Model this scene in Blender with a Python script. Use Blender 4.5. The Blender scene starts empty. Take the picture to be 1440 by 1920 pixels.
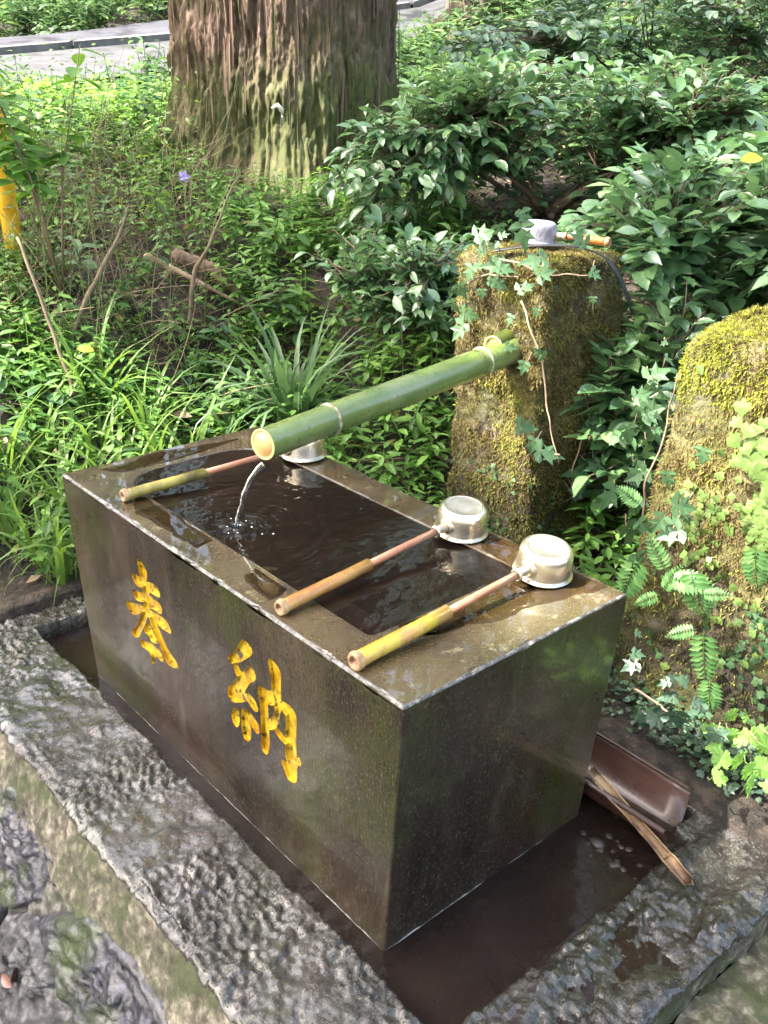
import bpy, math, random
import numpy as np
from mathutils import Vector, Matrix
from mathutils.geometry import delaunay_2d_cdt
rng = np.random.default_rng(7)
random.seed(7)
SC = bpy.context.scene
COL = SC.collection

# ------------------------------------------------------------ camera, world, sun, exposure
cam_d = bpy.data.cameras.new('camera')
cam = bpy.data.objects.new('camera', cam_d)
COL.objects.link(cam)
SC.camera = cam
cam_d.sensor_fit = 'VERTICAL'
cam_d.sensor_height = 24.0
cam_d.lens = 24.0 * 1797.27 / 1920.0
cam_d.clip_start = 0.02
cam_d.clip_end = 300
cR = Vector((0.75564299, -0.65480429, 0.01533025))
cU = Vector((0.25727103, 0.31825207, 0.9124293))
cF = Vector((0.60234151, 0.68552677, -0.40894712))
cam.matrix_world = Matrix(((cR.x, cU.x, -cF.x, -0.6689), (cR.y, cU.y, -cF.y, -0.7185), (cR.z, cU.z, -cF.z, 1.1566), (0, 0, 0, 1)))

SUN_EL = math.radians(54)
SUN_DIR = Vector((-0.86, 0.50, 0)).normalized() * math.cos(SUN_EL) + Vector((0, 0, math.sin(SUN_EL)))
world = bpy.data.worlds.new('World')
SC.world = world
world.use_nodes = True
wn = world.node_tree
wn.nodes.clear()
sky = wn.nodes.new('ShaderNodeTexSky')
sky.sky_type = 'NISHITA'
sky.sun_disc = False
sky.sun_elevation = SUN_EL
sky.sun_rotation = math.atan2(SUN_DIR.x, SUN_DIR.y)
sky.air_density = 1.0
sky.dust_density = 7.0
sky.ozone_density = 0.3
bg = wn.nodes.new('ShaderNodeBackground')
bg.inputs['Strength'].default_value = 0.15
wo = wn.nodes.new('ShaderNodeOutputWorld')
wn.links.new(sky.outputs[0], bg.inputs[0])
wn.links.new(bg.outputs[0], wo.inputs[0])
sun_d = bpy.data.lights.new('sun', 'SUN')
sun_d.energy = 2.6
sun_d.angle = math.radians(0.53)
sun_d.color = (1.0, 0.95, 0.86)
sun = bpy.data.objects.new('sun', sun_d)
COL.objects.link(sun)
sun.rotation_euler = SUN_DIR.to_track_quat('Z', 'Y').to_euler()
SC.view_settings.view_transform = 'Standard'
SC.view_settings.look = 'None'
SC.view_settings.gamma = 1.0
SC.view_settings.exposure = 2.98
SC.view_settings.use_curve_mapping = False
SC.cycles.max_bounces = 8
SC.cycles.transparent_max_bounces = 12
SC.cycles.caustics_reflective = False
SC.cycles.caustics_refractive = False
SC.cycles.sample_clamp_indirect = 6.0

# ------------------------------------------------------------ numpy noise
_perm = rng.permutation(512).astype(np.int64)
def _h(ix, iy, iz, s):
    return ((ix * 374761393 + iy * 668265263 + iz * 2147483647 + s * 1274126177) ^ ((ix * 1103515245 + iy * 12345 + iz * 7919) >> 7)) & 0x7fffffff
def _rnd(ix, iy, iz, s):
    h = _h(ix, iy, iz, s)
    h = (h ^ (h >> 13)) * 1274126177 & 0x7fffffff
    h = (h ^ (h >> 16)) * 668265263 & 0x7fffffff
    h = h ^ (h >> 15)
    return (h & 0xffffff) / float(0xffffff) * 2 - 1
def vnoise(P, s=0):
    """value noise in -1..1 at points P (n,3)"""
    P = np.asarray(P, float)
    i = np.floor(P).astype(np.int64); f = P - i
    f = f * f * f * (f * (f * 6 - 15) + 10)
    o = 0
    for dx in (0, 1):
        wx = f[:, 0] if dx else 1 - f[:, 0]
        for dy in (0, 1):
            wy = f[:, 1] if dy else 1 - f[:, 1]
            for dz in (0, 1):
                wz = f[:, 2] if dz else 1 - f[:, 2]
                o = o + wx * wy * wz * _rnd(i[:, 0] + dx, i[:, 1] + dy, i[:, 2] + dz, s)
    return o
def fbm(P, sc=1.0, octv=4, s=0, gain=0.5):
    P = np.asarray(P, float) * sc
    o = 0; a = 1; t = 0
    for k in range(octv):
        o = o + a * vnoise(P * (2.03 ** k) + 17.3 * k, s + k); t += a; a *= gain
    return o / t * 1.4
def xyz(x, y, z=0):
    x, y, z = np.broadcast_arrays(np.asarray(x, float), np.asarray(y, float), np.asarray(z, float))
    return np.stack([x.ravel(), y.ravel(), z.ravel()], 1)

# ------------------------------------------------------------ mesh helpers
def make_mesh(name, V, F, mats=None, smooth=True, mi=None):
    V = np.asarray(V, np.float32)
    me = bpy.data.meshes.new(name)
    if isinstance(F, np.ndarray):
        k = F.shape[1]; nf = len(F)
        me.vertices.add(len(V)); me.vertices.foreach_set('co', V.ravel())
        me.loops.add(nf * k); me.loops.foreach_set('vertex_index', F.astype(np.int32).ravel())
        me.polygons.add(nf)
        me.polygons.foreach_set('loop_start', (np.arange(nf) * k).astype(np.int32))
        me.polygons.foreach_set('loop_total', np.full(nf, k, np.int32))
    else:
        me.from_pydata(V.tolist(), [], F)
    for m in (mats if isinstance(mats, (list, tuple)) else [mats]):
        if m: me.materials.append(m)
    if mi is not None: me.polygons.foreach_set('material_index', np.asarray(mi, np.int32))
    me.polygons.foreach_set('use_smooth', np.full(len(me.polygons), smooth))
    me.update(calc_edges=True)
    me.validate(clean_customdata=False)
    return me
def tag(o, label=None, cat=None, group=None, kind=None):
    if label: o['label'] = label
    if cat: o['category'] = cat
    if group: o['group'] = group
    if kind: o['kind'] = kind
    return o
OFF = {}
def thing(name, loc, label, cat, group=None):
    o = bpy.data.objects.new(name, None); COL.objects.link(o)
    o.empty_display_size = 0.05
    o.location = loc; OFF[o.name] = Vector(loc)
    return tag(o, label, cat, group)
def add(name, V, F, mat, parent=None, smooth=True, kind=None, label=None, local=False, mi=None):
    """V in world coordinates unless local; the root's location is taken off"""
    V = np.asarray(V, float)
    off = OFF.get(parent.name, Vector((0, 0, 0))) if parent else Vector((0, 0, 0))
    if not local and parent: V = V - np.array(off)
    me = make_mesh(name, V, F, mat, smooth, mi)
    o = bpy.data.objects.new(name, me); COL.objects.link(o)
    if parent:
        o.parent = parent
        if not local: OFF[o.name] = off
    if kind: o['kind'] = kind
    if label: o['label'] = label
    return o
def inst(me, name, M, parent=None):
    o = bpy.data.objects.new(name, me); COL.objects.link(o)
    if parent: o.parent = parent
    o.matrix_local = M
    return o
def join(parts):
    Vs = []; Fs = []; n = 0
    uni = all(isinstance(f, np.ndarray) for v, f in parts) and len(set(f.shape[1] for v, f in parts)) == 1
    for v, f in parts:
        Vs.append(np.asarray(v, float))
        if uni: Fs.append(f + n)
        else: Fs += [tuple(int(i) + n for i in q) for q in f]
        n += len(v)
    return np.concatenate(Vs), (np.concatenate(Fs) if uni else Fs)
def tube(pts, rad, n=8, cap=True, flat=None):
    pts = np.asarray(pts, float); m = len(pts)
    rad = np.broadcast_to(np.asarray(rad, float), (m,))
    t = np.gradient(pts, axis=0); t /= np.linalg.norm(t, axis=1)[:, None] + 1e-9
    up = np.array([0, 0, 1.0]) if abs(t[0, 2]) < 0.9 else np.array([1.0, 0, 0])
    a = np.cross(t, up); bad = np.linalg.norm(a, axis=1) < 1e-3; a[bad] = [1, 0, 0]
    a /= np.linalg.norm(a, axis=1)[:, None]; b = np.cross(a, t)
    th = np.linspace(0, 2 * math.pi, n, endpoint=False)
    V = pts[:, None] + rad[:, None, None] * (np.cos(th)[None, :, None] * a[:, None] + np.sin(th)[None, :, None] * b[:, None])
    V = V.reshape(-1, 3)
    i = np.arange(m - 1)[:, None] * n; j = np.arange(n)[None]; j2 = (j + 1) % n
    F = np.stack([i + j, i + j2, i + n + j2, i + n + j], -1).reshape(-1, 4)
    if cap:
        c0 = len(V); V = np.concatenate([V, pts[:1], pts[-1:]])
        jj = np.arange(n); j2 = (jj + 1) % n
        F = np.concatenate([F, np.stack([np.full(n, c0), j2, jj, jj], 1), np.stack([np.full(n, c0 + 1), (m - 1) * n + jj, (m - 1) * n + j2, (m - 1) * n + j2], 1)])
        F = [tuple(q) if q[2] != q[3] else tuple(q[:3]) for q in F.tolist()]
    return V, F
def tubeq(pts, rad, n=4):
    return tube(pts, rad, n, cap=False)
def lathe(prof, n=40, axis_pt=(0, 0, 0)):
    prof = np.asarray(prof, float); m = len(prof)
    th = np.linspace(0, 2 * math.pi, n, endpoint=False)
    V = np.stack([prof[:, None, 0] * np.cos(th), prof[:, None, 0] * np.sin(th), np.broadcast_to(prof[:, None, 1], (m, n))], -1).reshape(-1, 3) + np.array(axis_pt)
    i = np.arange(m - 1)[:, None] * n; j = np.arange(n)[None]; j2 = (j + 1) % n
    return V, np.stack([i + j, i + j2, i + n + j2, i + n + j], -1).reshape(-1, 4)
def gridf(nx, ny):
    i = np.arange(nx - 1)[:, None]; j = np.arange(ny - 1)[None]
    return np.stack([i * ny + j, (i + 1) * ny + j, (i + 1) * ny + j + 1, i * ny + j + 1], -1).reshape(-1, 4)
def frames(y, n):
    """rotation matrices (k,3,3) with column y = direction, column z ~ normal"""
    y = y / (np.linalg.norm(y, axis=1)[:, None] + 1e-9)
    x = np.cross(y, n); x /= np.linalg.norm(x, axis=1)[:, None] + 1e-9
    z = np.cross(x, y)
    return np.stack([x, y, z], -1)
def scatter(tv, tf, P, R, S):
    k = len(P); S = np.asarray(S, float)
    if S.ndim == 1: S = S[:, None, None]
    else: S = S[:, None, :]
    V = np.einsum('nij,nkj->nki', R, tv[None] * S) + P[:, None]
    F = (tf[None] + (np.arange(k) * len(tv))[:, None, None]).reshape(-1, tf.shape[1])
    return V.reshape(-1, 3), F
def leaf_t(w=0.5, n=4, fold=0.12, droop=0.15, tip=1.0, wave=0.0, petiole=0.0):
    """leaf of length 1 along +y, width w, normal +z"""
    t = np.linspace(0, 1, n + 1)
    prof = np.sin(math.pi * t ** tip) ** 0.8; prof[0] = 0.02; prof[-1] = 0.0
    V = []
    for k in range(n + 1):
        z = -droop * t[k] ** 2
        ww = w * 0.5 * prof[k]
        wz = wave * math.sin(k * 2.1)
        V += [(-ww, t[k] + petiole, z + fold * ww * 2 + wz), (0, t[k] + petiole, z), (ww, t[k] + petiole, z + fold * ww * 2 - wz)]
    V = np.array(V)
    F = []
    for k in range(n):
        b = k * 3
        F += [(b, b + 1, b + 4, b + 3), (b + 1, b + 2, b + 5, b + 4)]
    return V, np.array(F)
def rot(ax, a):
    return np.array(Matrix.Rotation(a, 3, ax))

# ------------------------------------------------------------ materials
def mat(name, cols, scale=8.0, detail=6, rough=(0.6, 0.8), bump=0.3, bscale=40.0, bdist=0.004, spec=0.5, coat=0.0, coat_rough=0.05,
        stretch=(1, 1, 1), island=0.0, transl=0.0, metal=0.0, layer=None, wet=None, cscale=None, bdetail=8, dist=0.0):
    m = bpy.data.materials.new(name); m.use_nodes = True
    nt = m.node_tree; N = nt.nodes; L = nt.links; N.clear()
    if not island: cols = [(0.5 + (q - 0.5) * 0.55, c) for q, c in cols]
    out = N.new('ShaderNodeOutputMaterial'); p = N.new('ShaderNodeBsdfPrincipled')
    tc = N.new('ShaderNodeTexCoord'); mp = N.new('ShaderNodeMapping')
    mp.inputs['Scale'].default_value = stretch
    L.new(tc.outputs['Object'], mp.inputs[0])
    n1 = N.new('ShaderNodeTexNoise'); n1.inputs['Scale'].default_value = scale; n1.inputs['Detail'].default_value = detail
    n1.inputs['Distortion'].default_value = dist
    n1.inputs['Roughness'].default_value = 0.62
    L.new(mp.outputs[0], n1.inputs['Vector'])
    cr = N.new('ShaderNodeValToRGB')
    el = cr.color_ramp.elements
    el[0].position, el[0].color = cols[0][0], (*cols[0][1], 1)
    el[1].position, el[1].color = cols[-1][0], (*cols[-1][1], 1)
    for pz, c in cols[1:-1]:
        e = el.new(pz); e.color = (*c, 1)
    fac = n1.outputs[0]
    if island:
        g = N.new('ShaderNodeNewGeometry')
        mx = N.new('ShaderNodeMix'); mx.inputs[0].default_value = island
        L.new(n1.outputs[0], mx.inputs[2]); L.new(g.outputs['Random Per Island'], mx.inputs[3])
        fac = mx.outputs[0]
    L.new(fac, cr.inputs[0])
    col = cr.outputs[0]
    for lay in (layer or []):
        # (color, noise scale, lo, hi, strength, mode) ; mode 'z': normal-up mask, ('h', z0, z1): height mask
        n2 = N.new('ShaderNodeTexNoise'); n2.inputs['Scale'].default_value = lay[1]; n2.inputs['Detail'].default_value = 7
        n2.inputs['Roughness'].default_value = 0.65
        L.new(mp.outputs[0] if len(lay) > 6 and lay[6] else tc.outputs['Object'], n2.inputs['Vector'])
        r2 = N.new('ShaderNodeMapRange'); r2.inputs[1].default_value = lay[2]; r2.inputs[2].default_value = lay[3]; r2.inputs[4].default_value = lay[4]
        L.new(n2.outputs[0], r2.inputs[0])
        msk = r2.outputs[0]
        if lay[5]:
            if lay[5] == 'z':
                g2 = N.new('ShaderNodeNewGeometry'); sx = N.new('ShaderNodeSeparateXYZ'); L.new(g2.outputs['Normal'], sx.inputs[0])
                r3 = N.new('ShaderNodeMapRange'); r3.inputs[1].default_value = 0.2; r3.inputs[2].default_value = 0.8
                L.new(sx.outputs[2], r3.inputs[0])
            else:
                ax, a0, a1 = lay[5]
                sx = N.new('ShaderNodeSeparateXYZ'); L.new(tc.outputs['Object'], sx.inputs[0])
                r3 = N.new('ShaderNodeMapRange'); r3.inputs[1].default_value = a0; r3.inputs[2].default_value = a1
                L.new(sx.outputs['xyz'.index(ax)], r3.inputs[0])
            mu = N.new('ShaderNodeMath'); mu.operation = 'MULTIPLY'; L.new(msk, mu.inputs[0]); L.new(r3.outputs[0], mu.inputs[1]); msk = mu.outputs[0]
        mc = N.new('ShaderNodeMix'); mc.data_type = 'RGBA'
        L.new(msk, mc.inputs[0]); L.new(col, mc.inputs[6]); mc.inputs[7].default_value = (*lay[0], 1)
        col = mc.outputs[2]
    L.new(col, p.inputs['Base Color'])
    rr = N.new('ShaderNodeMapRange'); rr.inputs[1].default_value = 0.3; rr.inputs[2].default_value = 0.7
    rr.inputs[3].default_value = rough[0]; rr.inputs[4].default_value = rough[1]
    n3 = N.new('ShaderNodeTexNoise'); n3.inputs['Scale'].default_value = scale * 1.7; n3.inputs['Detail'].default_value = 5
    L.new(tc.outputs['Object'], n3.inputs['Vector']); L.new(n3.outputs[0], rr.inputs[0]); L.new(rr.outputs[0], p.inputs['Roughness'])
    p.inputs['Specular IOR Level'].default_value = spec
    p.inputs['Metallic'].default_value = metal
    p.inputs['Coat Weight'].default_value = coat; p.inputs['Coat Roughness'].default_value = coat_rough
    if wet and coat:
        n5 = N.new('ShaderNodeTexNoise'); n5.inputs['Scale'].default_value = wet[0]; n5.inputs['Detail'].default_value = 4
        L.new(tc.outputs['Object'], n5.inputs['Vector'])
        r5 = N.new('ShaderNodeMapRange'); r5.inputs[1].default_value = wet[1]; r5.inputs[2].default_value = wet[2]; r5.inputs[3].default_value = wet[3]; r5.inputs[4].default_value = coat
        L.new(n5.outputs[0], r5.inputs[0]); L.new(r5.outputs[0], p.inputs['Coat Weight'])
    if bump:
        b = N.new('ShaderNodeBump'); b.inputs['Strength'].default_value = bump; b.inputs['Distance'].default_value = bdist
        n4 = N.new('ShaderNodeTexNoise'); n4.inputs['Scale'].default_value = bscale; n4.inputs['Detail'].default_value = bdetail
        n4.inputs['Roughness'].default_value = 0.6
        L.new(mp.outputs[0], n4.inputs['Vector']); L.new(n4.outputs[0], b.inputs['Height']); L.new(b.outputs[0], p.inputs['Normal'])
    sh = p.outputs[0]
    if transl:
        t = N.new('ShaderNodeBsdfTranslucent'); mc = N.new('ShaderNodeMix'); mc.data_type = 'RGBA'; mc.blend_type = 'MULTIPLY'
        hs = N.new('ShaderNodeHueSaturation'); hs.inputs['Value'].default_value = 1.5; hs.inputs['Hue'].default_value = 0.485; hs.inputs['Saturation'].default_value = 1.1
        L.new(col, hs.inputs['Color']); L.new(hs.outputs[0], t.inputs[0])
        ms = N.new('ShaderNodeMixShader'); ms.inputs[0].default_value = transl
        L.new(p.outputs[0], ms.inputs[1]); L.new(t.outputs[0], ms.inputs[2]); sh = ms.outputs[0]
    L.new(sh, out.inputs[0])
    return m
def water_mat(name, body=(0.035, 0.022, 0.018), murk=0.6, tint=(0.55, 0.42, 0.36), bump=0.15, bscale=30, rough=0.02, stretch=(1, 1, 1)):
    m = bpy.data.materials.new(name); m.use_nodes = True
    nt = m.node_tree; N = nt.nodes; L = nt.links; N.clear()
    out = N.new('ShaderNodeOutputMaterial')
    tc = N.new('ShaderNodeTexCoord'); mp = N.new('ShaderNodeMapping'); mp.inputs['Scale'].default_value = stretch
    L.new(tc.outputs['Object'], mp.inputs[0])
    n4 = N.new('ShaderNodeTexNoise'); n4.inputs['Scale'].default_value = bscale; n4.inputs['Detail'].default_value = 3
    L.new(mp.outputs[0], n4.inputs['Vector'])
    b = N.new('ShaderNodeBump'); b.inputs['Strength'].default_value = bump; b.inputs['Distance'].default_value = 0.004
    L.new(n4.outputs[0], b.inputs['Height'])
    d = N.new('ShaderNodeBsdfDiffuse')
    n5 = N.new('ShaderNodeTexNoise'); n5.inputs['Scale'].default_value = 9; n5.inputs['Detail'].default_value = 5
    L.new(tc.outputs['Object'], n5.inputs['Vector'])
    cr = N.new('ShaderNodeValToRGB'); cr.color_ramp.elements[0].position = 0.3; cr.color_ramp.elements[1].position = 0.7
    cr.color_ramp.elements[0].color = (*[c * 0.8 for c in body], 1); cr.color_ramp.elements[1].color = (*[c * 1.25 for c in body], 1)
    L.new(n5.outputs[0], cr.inputs[0]); L.new(cr.outputs[0], d.inputs[0])
    tr = N.new('ShaderNodeBsdfTransparent'); tr.inputs[0].default_value = (*tint, 1)
    m1 = N.new('ShaderNodeMixShader'); m1.inputs[0].default_value = murk
    L.new(tr.outputs[0], m1.inputs[1]); L.new(d.outputs[0], m1.inputs[2])
    g = N.new('ShaderNodeBsdfGlossy'); g.inputs['Roughness'].default_value = rough; L.new(b.outputs[0], g.inputs['Normal'])
    fr = N.new('ShaderNodeFresnel'); fr.inputs['IOR'].default_value = 1.36; L.new(b.outputs[0], fr.inputs['Normal'])
    m2 = N.new('ShaderNodeMixShader'); L.new(fr.outputs[0], m2.inputs[0]); L.new(m1.outputs[0], m2.inputs[1]); L.new(g.outputs[0], m2.inputs[2])
    L.new(m2.outputs[0], out.inputs[0])
    return m

M = {}
M['basin'] = mat('basin_stone', [(0.25, (0.009, 0.006, 0.004)), (0.5, (0.025, 0.017, 0.011)), (0.75, (0.058, 0.042, 0.027))], scale=5.5, detail=12, rough=(0.24, 0.45), bump=0.5, bscale=260, bdist=0.0016, coat=0.6, coat_rough=0.08, wet=(5, 0.40, 0.58, 0.05), stretch=(1, 1, 0.30), spec=0.5,
    layer=[((0.030, 0.038, 0.005), 3.0, 0.47, 0.60, 0.75, None), ((0.028, 0.012, 0.010), 4.0, 0.46, 0.60, 0.8, ('z', 0.42, 0.05), True), ((0.10, 0.088, 0.055), 14, 0.56, 0.66, 0.3, None, True), ((0.12, 0.105, 0.07), 230, 0.56, 0.62, 0.6, None), ((0.006, 0.005, 0.004), 170, 0.55, 0.62, 0.8, None)])
M['rim'] = mat('basin_rim_stone', [(0.3, (0.035, 0.024, 0.012)), (0.5, (0.075, 0.050, 0.026)), (0.75, (0.14, 0.098, 0.053))], scale=7, detail=12, rough=(0.14, 0.36), bump=0.45, bscale=300, bdist=0.0012, coat=1.0, coat_rough=0.02, wet=(5, 0.40, 0.56, 0.55),
    layer=[((0.040, 0.038, 0.010), 3.5, 0.48, 0.60, 0.65, None), ((0.25, 0.19, 0.12), 420, 0.55, 0.64, 0.5, None), ((0.03, 0.018, 0.010), 330, 0.56, 0.64, 0.6, None), ((0.28, 0.25, 0.14), 26, 0.60, 0.66, 0.45, None)])
M['arris'] = mat('highlit_arris', [(0.2, (0.025, 0.021, 0.016)), (0.5, (0.075, 0.068, 0.055)), (0.8, (0.26, 0.25, 0.22))], scale=60, detail=10, rough=(0.15, 0.4), bump=0.8, bscale=200, bdist=0.002, coat=0.8, coat_rough=0.05)  # rough paler edge stone, with the bright edge highlight put into its colour
M['inside'] = mat('basin_inside', [(0.3, (0.012, 0.009, 0.007)), (0.7, (0.03, 0.024, 0.018))], rough=(0.3, 0.5), coat=0.5)
M['gold'] = mat('gilt_paint', [(0.3, (0.42, 0.23, 0.008)), (0.5, (0.60, 0.40, 0.014)), (0.7, (0.68, 0.49, 0.03))], scale=25, rough=(0.3, 0.45), bump=0.25, bscale=160, bdist=0.001, metal=0.3,
    layer=[((0.30, 0.14, 0.01), 60, 0.53, 0.60, 0.7, None), ((0.05, 0.03, 0.01), 75, 0.58, 0.61, 0.9, None), ((0.07, 0.06, 0.04), 26, 0.60, 0.62, 0.9, None)], coat=0.3)
M['slab'] = mat('plinth_stone', [(0.2, (0.006, 0.005, 0.004)), (0.5, (0.024, 0.022, 0.018)), (0.8, (0.10, 0.095, 0.082))], scale=60, detail=12, rough=(0.10, 0.30), bump=1.0, bscale=120, bdist=0.005, coat=1.0, coat_rough=0.015, wet=(7, 0.40, 0.58, 0.35),
    layer=[((0.034, 0.036, 0.008), 6, 0.48, 0.60, 0.7, None), ((0.026, 0.017, 0.012), 8, 0.50, 0.60, 0.75, None), ((0.24, 0.235, 0.22), 190, 0.58, 0.65, 0.5, None), ((0.020, 0.018, 0.016), 3.0, 0.46, 0.58, 0.6, None)])
M['plinth_side'] = mat('plinth_side_stone', [(0.2, (0.025, 0.021, 0.015)), (0.5, (0.095, 0.083, 0.058)), (0.8, (0.27, 0.245, 0.185))], scale=45, detail=10, rough=(0.6, 0.85), bump=0.8, bscale=90, bdist=0.004,
    layer=[((0.035, 0.048, 0.012), 9, 0.46, 0.58, 0.85, None), ((0.05, 0.045, 0.035), 60, 0.56, 0.66, 0.8, None)])
M['mortar'] = mat('wall_mortar', [(0.3, (0.016, 0.015, 0.012)), (0.5, (0.048, 0.045, 0.038)), (0.75, (0.15, 0.14, 0.12))], scale=40, detail=10, rough=(0.5, 0.8), bump=0.8, bscale=80, bdist=0.004, layer=[((0.06, 0.09, 0.025), 6, 0.5, 0.65, 0.8, None)])
M['darkstone'] = mat('dark_wall_stone', [(0.2, (0.006, 0.006, 0.009)), (0.5, (0.017, 0.017, 0.024)), (0.8, (0.075, 0.075, 0.10))], scale=50, detail=12, rough=(0.3, 0.55), bump=1.0, bscale=90, bdist=0.005, coat=0.35, coat_rough=0.12, layer=[((0.035, 0.055, 0.012), 5, 0.47, 0.58, 0.85, None)])
M['palestone'] = mat('pale_wall_stone', [(0.3, (0.018, 0.018, 0.019)), (0.55, (0.045, 0.045, 0.048)), (0.75, (0.13, 0.13, 0.135))], scale=45, detail=10, rough=(0.4, 0.7), bump=0.8, bscale=70, bdist=0.004)
M['water_basin'] = water_mat('basin_water', murk=0.45, body=(0.022, 0.015, 0.011), bump=0.25, bscale=45)
M['water_trough'] = water_mat('trough_water', murk=0.6, body=(0.024, 0.016, 0.013), bump=0.35, bscale=38)
M['film'] = water_mat('water_film', murk=0.0, tint=(0.80, 0.74, 0.66), bump=0.05, bscale=20)
M['foam'] = mat('mineral_line', [(0.25, (0.02, 0.017, 0.014)), (0.5, (0.075, 0.07, 0.06)), (0.75, (0.30, 0.30, 0.28))], scale=50, rough=(0.2, 0.4), coat=0.6, bump=0.4)
M['soil'] = mat('forest_soil', [(0.3, (0.008, 0.006, 0.004)), (0.5, (0.022, 0.015, 0.010)), (0.72, (0.06, 0.043, 0.030))], scale=22, detail=12, rough=(0.55, 0.9), bump=0.9, bscale=45, bdist=0.02, layer=[((0.16, 0.12, 0.08), 60, 0.6, 0.68, 0.7, None)])
M['mud'] = mat('wet_mud', [(0.3, (0.02, 0.015, 0.012)), (0.7, (0.07, 0.055, 0.045))], scale=14, rough=(0.15, 0.4), bump=0.6, bscale=50, bdist=0.01, coat=0.5)
M['road'] = mat('road_concrete', [(0.3, (0.040, 0.042, 0.048)), (0.7, (0.064, 0.067, 0.075))], scale=3, rough=(0.6, 0.8), bump=0.2)
M['asphalt'] = mat('road_asphalt', [(0.3, (0.035, 0.036, 0.05)), (0.7, (0.055, 0.057, 0.075))], scale=4, rough=(0.6, 0.8), bump=0.2)
M['kerb'] = mat('kerb_concrete', [(0.3, (0.10, 0.10, 0.10)), (0.7, (0.2, 0.2, 0.19))], scale=6)
M['bark'] = mat('cedar_bark', [(0.2, (0.05, 0.027, 0.017)), (0.45, (0.110, 0.066, 0.043)), (0.6, (0.145, 0.093, 0.064)), (0.8, (0.20, 0.14, 0.105))], scale=22, detail=9, rough=(0.7, 0.95), bump=0.9, bscale=60, bdist=0.008, stretch=(1, 1, 0.22),
    layer=[((0.075, 0.082, 0.018), 3.2, 0.50, 0.58, 0.6, ('z', 1.3, 0.5)), ((0.055, 0.070, 0.012), 3.0, 0.30, 0.46, 0.88, ('z', 0.58, 0.42)), ((0.035, 0.02, 0.012), 34, 0.54, 0.62, 0.7, None, True), ((0.15, 0.13, 0.06), 90, 0.56, 0.64, 0.5, None)])
M['farbark'] = mat('far_bark', [(0.3, (0.025, 0.017, 0.011)), (0.7, (0.085, 0.06, 0.04))], scale=12, stretch=(1, 1, 0.12), rough=(0.7, 0.9), bump=0.9, bdist=0.02, bscale=30, layer=[((0.08, 0.09, 0.03), 2, 0.45, 0.6, 0.6, None)])
M['strip'] = mat('bark_strip', [(0.25, (0.07, 0.042, 0.026)), (0.5, (0.13, 0.082, 0.054)), (0.8, (0.20, 0.135, 0.095))], scale=20, stretch=(1, 1, 0.2), rough=(0.7, 0.9), bump=0.8, bscale=60, bdist=0.004, island=0.6)
M['moss_stone'] = mat('moss_covered_stone', [(0.3, (0.035, 0.025, 0.015)), (0.5, (0.095, 0.072, 0.036)), (0.72, (0.19, 0.16, 0.08))], scale=14, detail=10, rough=(0.8, 1.0), bump=1.0, bscale=60, bdist=0.012,
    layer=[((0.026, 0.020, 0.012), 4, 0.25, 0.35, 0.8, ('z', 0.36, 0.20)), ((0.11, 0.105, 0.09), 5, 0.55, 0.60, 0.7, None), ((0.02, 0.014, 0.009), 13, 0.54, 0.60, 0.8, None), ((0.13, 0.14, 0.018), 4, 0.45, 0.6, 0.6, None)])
M['moss_gold'] = mat('golden_moss', [(0.25, (0.055, 0.038, 0.018)), (0.42, (0.14, 0.10, 0.045)), (0.53, (0.22, 0.185, 0.075)), (0.62, (0.24, 0.24, 0.055)), (0.76, (0.34, 0.36, 0.08))], scale=9, detail=7, rough=(0.7, 0.95), bump=0, island=0.22, transl=0.25, spec=0.2)
M['moss_bright_sunlit'] = mat('bright_sunlit_moss', [(0.25, (0.12, 0.12, 0.025)), (0.5, (0.29, 0.32, 0.045)), (0.75, (0.42, 0.46, 0.08))], scale=12, detail=7, rough=(0.7, 0.95), bump=0, island=0.35, transl=0.3, spec=0.2)  # bright moss; the sunlight on the pillar tops is put into its colour
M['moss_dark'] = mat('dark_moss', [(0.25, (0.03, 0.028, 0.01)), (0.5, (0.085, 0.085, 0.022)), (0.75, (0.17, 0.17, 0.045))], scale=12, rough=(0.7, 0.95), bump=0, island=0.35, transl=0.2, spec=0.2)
M['low_stone'] = mat('damp_dark_stone', [(0.3, (0.012, 0.009, 0.006)), (0.5, (0.035, 0.026, 0.016)), (0.72, (0.08, 0.065, 0.04))], scale=16, detail=10, rough=(0.5, 0.9), bump=1.0, bscale=70, bdist=0.01)
M['liverwort'] = mat('liverwort_green', [(0.2, (0.07, 0.12, 0.03)), (0.5, (0.13, 0.21, 0.05)), (0.8, (0.21, 0.28, 0.08))], scale=14, rough=(0.35, 0.6), bump=0, island=0.6, transl=0.25)
def leafm(name, a, b, c, rough=(0.3, 0.5), transl=0.3, spec=0.5, coat=0.0, island=0.65, scale=6):
    return mat(name, [(0.22, a), (0.5, b), (0.8, c)], scale=scale, detail=4, rough=rough, bump=0.0, island=island, transl=transl, spec=spec, coat=coat)
M['camellia'] = leafm('camellia_leaf', (0.055, 0.125, 0.055), (0.105, 0.21, 0.085), (0.18, 0.31, 0.12), rough=(0.26, 0.42), transl=0.22, spec=0.9, coat=0.7)
M['herb'] = leafm('herb_leaf', (0.055, 0.135, 0.028), (0.10, 0.22, 0.04), (0.17, 0.32, 0.06), rough=(0.4, 0.6), transl=0.38)
M['herb2'] = leafm('broad_herb_leaf', (0.035, 0.085, 0.035), (0.075, 0.15, 0.055), (0.13, 0.22, 0.075), rough=(0.35, 0.55), transl=0.35)
M['grass'] = leafm('grass_blade', (0.07, 0.14, 0.03), (0.13, 0.23, 0.05), (0.20, 0.33, 0.08), rough=(0.35, 0.55), transl=0.35)
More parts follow.
